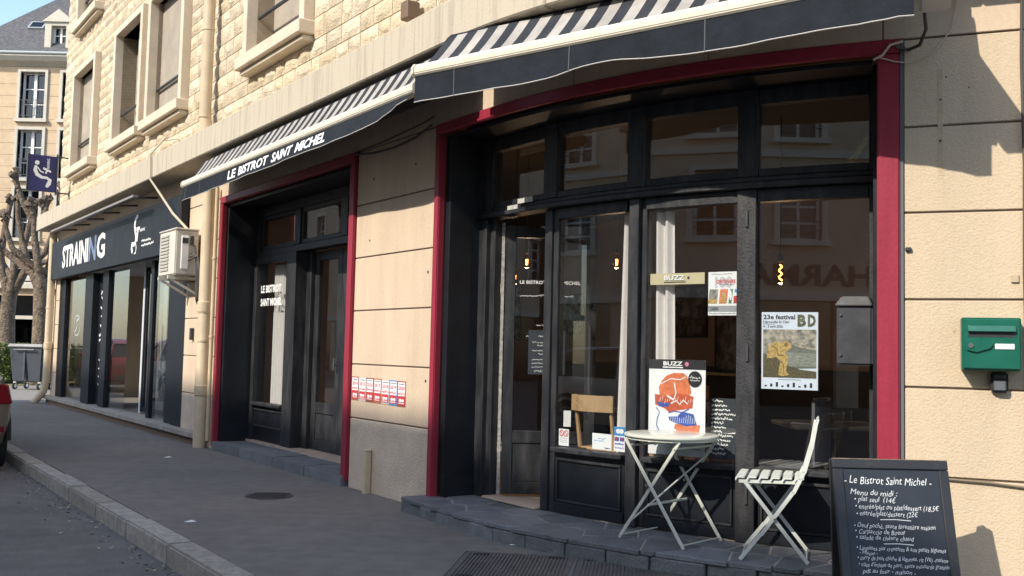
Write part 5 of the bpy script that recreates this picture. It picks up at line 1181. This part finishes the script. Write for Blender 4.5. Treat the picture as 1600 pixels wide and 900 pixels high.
def fwin(x0, x1, z0, z1, full=True):
    m = MB(); t = .12; y0, y1 = FY - .08, FY + .38
    m.box(x0 - t, x0, y0, y1, z0, z1 + t); m.box(x1, x1 + t, y0, y1, z0, z1 + t); m.box(x0, x1, y0 + .003, y1, z1, z1 + t); m.box(x0 - t - .05, x1 + t + .05, y0 - .08, y1, z0 - .14, z0)
    w = part('window', m, FTRIM, fb)
    m = MB(); m.box(x0, x1, FY + .30, FY + .32, z0, z1); part('pane', m, GLASS_DARK, w)
    m = MB(); mid = (x0 + x1) / 2
    for a, b in ((x0, x0 + .08), (x1 - .08, x1), (mid - .06, mid + .06)): m.box(a, b, FY + .22, FY + .29, z0, z1)
    for a, b in ((x0 + .08, mid - .06), (mid + .06, x1 - .08)):
        for k in range(4): zz = z0 + (z1 - z0 - .06) * k / 3; m.box(a, b, FY + .24, FY + .285, zz, zz + (.1 if k == 0 else .04))
    part('frame', m, WHITE, w)
    if full:
        m = MB()
        for zz in (z0 + .12, z0 + .8): m.box(x0, x1, FY - .04, FY - .02, zz, zz + .03)
        k = x0 + .1
        while k < x1: m.box(k, k + .018, FY - .04, FY - .02, z0 + .15, z0 + .8); k += .11
        part('railing', m, DARKM, w)
for i, (z0, z1) in enumerate(fzs):
    for a, b in cols: fwin(a, b, z0, z1, i < 3)
m = MB(); m.prism([(FX0 - .3, FY - .02, 12.98), (FX0 - .3, FY - .12, 13.05), (FX0 - .3, FY - .35, 13.15), (FX0 - .3, FY - .5, 13.32), (FX0 - .3, FY - .5, 13.42), (FX0 - .3, FY + .4, 13.42)], (FX1 - FX0 + .3, 0, 0)); part('cornice', m, FTRIM, fb)
m = MB(); m.tube([(FX0 - .3, FY - .5, 13.45), (FX1, FY - .5, 13.45)], .07, 10); part('gutter', m, mat('zinc', (.28, .30, .30), .5), fb, smooth=True)
# hipped slate roof: slopes back, with its left hip rising inside the picture
m = MB(); m.add([(FX0 - .2, FY - .4, 13.45), (FX1, FY - .4, 13.45), (FX1, FY + 5.4, 19.2), (-19.7, FY + 5.4, 19.2), (FX0 - .2, FY + 11, 13.45), (FX1, FY + 11, 13.45)], [(0, 1, 2, 3), (0, 3, 4), (3, 2, 5, 4), (0, 4, 5, 1), (1, 5, 2)]); rf = part('roof', m, SLROOF, fb)
def rfz(y): return 13.45 + (y - (FY - .4)) * 5.75 / 5.8
def dormer(x0, x1):
    y = FY + .0; m = MB(); w = .27; m.box(x0 - w, x0, y, y + 1.9, 13.5, 14.95); m.box(x1, x1 + w, y, y + 1.9, 13.5, 14.95); m.box(x0, x1, y + .003, y + 1.9, 14.8, 14.95); m.box(x0, x1, y - .02, y + .5, 13.5, 13.68)
    m.prism([(x0 - .38, y - .08, 14.95), (x1 + .38, y - .08, 14.95), ((x0 + x1) / 2, y - .08, 15.5)], (0, 2.2, 0)); d = part('dormer', m, FTRIM, rf)
    m = MB(); m.box(x0, x1, y + .35, y + .37, 13.68, 14.8); part('pane', m, GLASS_DARK, d)
    m = MB(); mid = (x0 + x1) / 2
    for a, b in ((x0, x0 + .06), (x1 - .06, x1), (mid - .04, mid + .04)): m.box(a, b, y + .26, y + .34, 13.68, 14.8)
    for zz in (13.68, 14.05, 14.4, 14.74): m.box(x0 + .06, mid - .04, y + .28, y + .335, zz, zz + .04); m.box(mid + .04, x1 - .06, y + .28, y + .335, zz, zz + .04)
    part('frame', m, WHITE, d)
dormer(-19.98, -19.34); dormer(-16.9, -16.26)
m = MB(); y = FY + 1.1; n_ = Vector((0, -5.75, 5.8)).normalized(); m.obox(Vector((-21.55, y, rfz(y) + .0)), (.7, 0, 0), Vector((0, 5.8, 5.75)).normalized() * .6, n_ * .1); sk = part('skylight', m, mat('zinc', (1, 1, 1)), rf); m = MB(); m.obox(Vector((-21.47, y + .06, rfz(y + .06))) + n_ * .101, (.54, 0, 0), Vector((0, 5.8, 5.75)).normalized() * .44, n_ * .005); part('pane', m, GLASS_DARK, sk)

# ================================================================ parked cars
def car(lab, paint):
    o = thing('parked_car', lab, 'car', group='cars parked in the street')
    # x forward, sections: x, z low, z belt, half width low, mid, belt
    sec = [(-2.02, .50, .86, .62, .70, .62), (-1.96, .34, .98, .76, .84, .74), (-1.75, .27, 1.02, .82, .89, .80), (-1.2, .24, 1.03, .84, .90, .83), (0, .22, 1.0, .85, .90, .84), (1.1, .24, .97, .84, .90, .82), (1.65, .27, .90, .80, .87, .76), (1.95, .36, .78, .70, .78, .64), (2.05, .46, .66, .55, .62, .5)]
    def sect(x, zl, zb, wl, wm, wb): zm = zl + (zb - zl) * .55; return [(x, 0, zl), (x, wl, zl + .02), (x, wm, zm - .12), (x, wm, zm + .1), (x, wb, zb), (x, wb * .6, zb + .015), (x, 0, zb + .02)]
    m = MB(); rows = []
    for s_ in sec:
        r = sect(*s_); rows.append(r + [(p[0], -p[1], p[2]) for p in reversed(r[1:-1])])
    n = len(rows[0]); m.add([p for r in rows for p in r], [(i * n + k, i * n + (k + 1) % n, (i + 1) * n + (k + 1) % n, (i + 1) * n + k) for i in range(len(rows) - 1) for k in range(n)] + [tuple(range(n)), tuple(range((len(rows) - 1) * n, len(rows) * n))])
    body = part('body', m, paint, o, smooth=True, angle=40)
    cs = [(-1.88, 1.0, 1.03, .74, .70), (-1.68, 1.0, 1.40, .76, .60), (-1.3, 1.0, 1.50, .78, .60), (-.3, 1.0, 1.53, .79, .61), (.35, .99, 1.47, .79, .60), (1.15, .97, 1.0, .78, .72)]
    m = MB(); rows = [[(x, -w0, z0), (x, -w1, z1), (x, w1, z1), (x, w0, z0)] for x, z0, z1, w0, w1 in cs]
    m.add([p for r in rows for p in r], [(i * 4 + k, i * 4 + (k + 1) % 4, (i + 1) * 4 + (k + 1) % 4, (i + 1) * 4 + k) for i in range(len(rows) - 1) for k in range(4)] + [(0, 1, 2, 3), (20, 23, 22, 21)]); part('windows', m, mat('car_glass', (.015, .018, .02), .08, spec=.8), o)
    m = MB(); rows = [(-1.72, 1.385, .62), (-1.3, 1.512, .615), (-.3, 1.542, .625), (.32, 1.49, .615)]
    vs = []
    for x, z, w in rows: vs += [(x, -w, z - .035), (x, -w * .9, z + .012), (x, w * .9, z + .012), (x, w, z - .035)]
    m.add(vs, [(i * 4 + k, i * 4 + k + 1, i * 4 + k + 5, i * 4 + k + 4) for i in range(3) for k in range(3)]); part('roof', m, paint, o, smooth=True)
    for y in (-1, 1):
        for pts in (((-1.70, .61, 1.39), (-1.9, .73, 1.02)), ((-.35, .625, 1.50), (-.30, .80, 1.0)), ((.36, .61, 1.46), (1.17, .76, .98))):
            (x0, y0, z0), (x1, y1, z1) = pts; m = MB(); m.bar((x0, y0 * y, z0), (x1, y1 * y, z1), .10, .03, (1, 0, 0)); part('pillar', m, paint, o)
        for x in (-1.25, 1.3):
            m = MB(); m.tube([(x, y * .72, .32), (x, y * .905, .32)], .32, 24); w = part('wheel', m, RUBBER, o, smooth=True)
            m = MB(); m.tube([(x, y * .9, .32), (x, y * .915, .32)], .21, 20); part('rim', m, STEEL, w, smooth=True)
            for k in range(5): a = k * 1.2566; m = MB(); m.bar((x, y * .918, .32), (x + .2 * math.cos(a), y * .918, .32 + .2 * math.sin(a)), .05, .012, (-math.sin(a), 0, math.cos(a))); part('spoke', m, mat('alloy', (.3, .3, .31), .3, metal=1.0), w)
            m = MB(); m.tube([(x + .40 * math.cos(a_ * .2618), y * .893, .32 + .40 * math.sin(a_ * .2618)) for a_ in range(13)], .035, 6); part('wheel_arch', m, RUBBER, o, smooth=True)
        m = MB(); m.hexa([(-2.04, y * .70, .74), (-1.985, y * .865, .74), (-1.90, y * .885, .74), (-1.8, y * .72, .74), (-2.03, y * .68, .95), (-1.98, y * .80, .95), (-1.90, y * .84, .95), (-1.8, y * .7, .95)]); part('tail_light', m, mat('red_lens', (.22, .008, .014), .15, coat=.5), o, bevel=.012, seg=2)
        m = MB(); m.hexa([(-2.05, y * .66, .44), (-1.985, y * .80, .44), (-1.95, y * .82, .44), (-1.95, y * .5, .42), (-2.055, y * .66, .50), (-2.0, y * .80, .50), (-1.95, y * .83, .50), (-1.95, y * .5, .50)]); part('reflector', m, mat('red_lens', (1, 0, 0)), o)
        m = MB(); m.hexa([(1.78, y * .48, .66), (1.98, y * .48, .64), (1.80, y * .76, .66), (1.7, y * .8, .68), (1.72, y * .48, .82), (1.88, y * .48, .80), (1.72, y * .74, .84), (1.6, y * .78, .86)]); part('headlight', m, mat('clear_lens', (.6, .6, .6), .1), o)
        m = MB(); m.blob((.75, y * .95, 1.05), .1, 2, .05, (.7, 1, .7)); part('mirror', m, paint, o, smooth=True)
    m = MB(); m.box(-2.03, -2.0, -.26, .26, .58, .69); part('number_plate', m, WHITE, o)
    m = MB(); m.box(-2.06, -1.9, -.6, .6, .36, .5); part('bumper', m, DARKM, o, bevel=.03, seg=2)
    return o
CARP = mat('beige_car_paint', (.27, .22, .15), .35, metal=.5, coat=.7); CARR = mat('red_car_paint', (.40, .012, .018), .3, coat=.8); CARWH = mat('white_car_paint', (.72, .72, .70), .3, coat=.8)
fwd = math.atan2(-UL.y, -UL.x)
for lab, pm, s_, d_, flip in (('beige car parked by the kerb with its red tail light showing', CARP, -7.55, 3.25, 0), ('white car parked two places ahead of the beige car', CARWH, -18.5, 3.3, 0), ('red car parked at the far end of the kerb row', CARR, -25.5, 3.4, 0), ('white car parked across the street facing the bistro corner', CARWH, -3.6, 8.4, 1), ('red car parked across the street beside the white one', CARR, -10.5, 8.4, 1)):
    c = car(lab, pm); p = L(s_, d_, -.125); c.location = p; c.rotation_euler = (0, 0, fwd + math.pi * flip)

# ================================================================ the block across the street
def block(lab, O0, O1, WT, RZ, oz):
    global OD
    ob = thing('street_block', lab, 'building', L((O0 + O1) / 2, 19.5, 0), 'stone blocks across the street'); OD = 19.5
    OST = mat('opposite_stone', (.62, .50, .37), .9, .12, 1.5); OTR = mat('opposite_trim', (.72, .66, .55), .85)
    ocs = [O0 + 1.6 + 3.05 * k for k in range(int((O1 - O0 - 3) / 3.05))]
    def owall(a, b, z0, z1): m = MB(); m.fbox(a, b, OD, OD + .4, z0, z1, fn=L); part('wall', m, OST, ob)
    zz = [3.1] + [z for f in oz for z in f] + [WT]
    for i in range(len(zz) - 1):
        z0, z1 = zz[i], zz[i + 1]
        if (z0, z1) in oz:
            e = O0
            for c in ocs: owall(e, c, z0, z1); e = c + 1.15
            owall(e, O1, z0, z1)
        else: owall(O0, O1, z0, z1)
    m = MB(); m.fbox(O0, O1, OD + .4, OD + 9, -.12, WT, fn=L); part('body', m, mat('opposite_core', (.06, .05, .045), .9), ob)
    m = MB(); m.fbox(O0 - .3, O1 + .3, OD - .45, OD + .4, WT, WT + .4, fn=L); part('cornice', m, OTR, ob)
    m = MB(); m.fbox(O0 - .1, O1 + .1, OD - .18, OD + .3, 2.85, 3.1, fn=L); part('string_course', m, OTR, ob); m = MB(); m.fbox(O0 - .1, O1 + .1, OD - .1, OD + .3, 6.75, 6.95, fn=L); part('string_course', m, OTR, ob)
    m = MB(); m.add([L(O0, OD - .3, WT + .4), L(O1, OD - .3, WT + .4), L(O1, 24.0, RZ), L(O0, 24.0, RZ), L(O0, 29, WT + .4), L(O1, 29, WT + .4)], [(0, 1, 2, 3), (3, 2, 5, 4), (0, 3, 4), (1, 5, 2), (0, 4, 5, 1)]); part('roof', m, SLROOF, ob)
    k = O0 + .5
    while k < O1 - 2.5:
        m = MB(); m.fbox(k, k + .6, OD - .04, OD + .4, -.12, 2.84, fn=L); part('pier', m, OST, ob); m = MB(); m.fbox(k + .6, k + 3.0, OD + .2, OD + .24, -.12, 2.84, fn=L); part('shop_glass', m, GLASS_DARK, ob); k += 3.0
    first = None
    for (z0, z1) in oz:
        for c in ocs:
            if first is None:
                def lb(m, a, b, d0, d1, z0_, z1_): m.fbox(c + a, c + b, OD + d0, OD + d1, z0 + z0_, z0 + z1_, fn=L)
                h = z1 - z0; m = MB(); lb(m, -.16, 0, -.1, .35, -.02, h + .16); lb(m, 1.15, 1.31, -.1, .35, -.02, h + .16); lb(m, 0, 1.15, -.097, .35, h, h + .16); lb(m, -.24, 1.39, -.18, .3, -.16, -.021); first = part('window', m, OTR, ob)
                m = MB(); lb(m, 0, 1.15, .26, .28, 0, h); part('pane', m, GLASS_DARK, first)
                m = MB()
                for a in (0, .53, 1.07): lb(m, a, a + .08, .19, .25, 0, h)
                for zc_ in (0, .45, .9, 1.35, h - .07): lb(m, .0801, .5299, .2, .245, zc_, zc_ + .06); lb(m, .6101, 1.0699, .2, .245, zc_, zc_ + .06)
                part('frame', m, WHITE, first); fc0, fz0 = c, z0
                m = MB(); lb(m, 0, 1.15, -.03, -.01, .5, .53); lb(m, 0, 1.15, -.03, -.01, .25, .28); part('rail', m, DARKM, first)
            else:
                w = copy_tree(first, ob); w.location = Vector(first.location) + L(c, 0, z0) - L(fc0, 0, fz0)

    return ob
ob = block('long stone apartment block facing the bistro across the street', -14.9, 34.0, 13.2, .72 + 24.2 * math.tan(SUN_EL) + .02, [(4.5, 6.3), (7.3, 9.1), (10.1, 11.8)])
block('lower stone block across the street beyond the side road', -60.0, -25.0, 10.2, 14.0, [(4.5, 6.3), (7.3, 9.1)])
q = MB(); text_fit(q, 'PHARMACIE', 0, 5.4, 3.25, 3.85, lambda x, z: L(11.1 - x, 19.47, z), .03); part('lettering', q, DARKM, ob)
m = MB(); m.fbox(-64, 44, 16.6, 31.5, -.3, .0, fn=L); struct('opposite_pavement', m, ASPH)
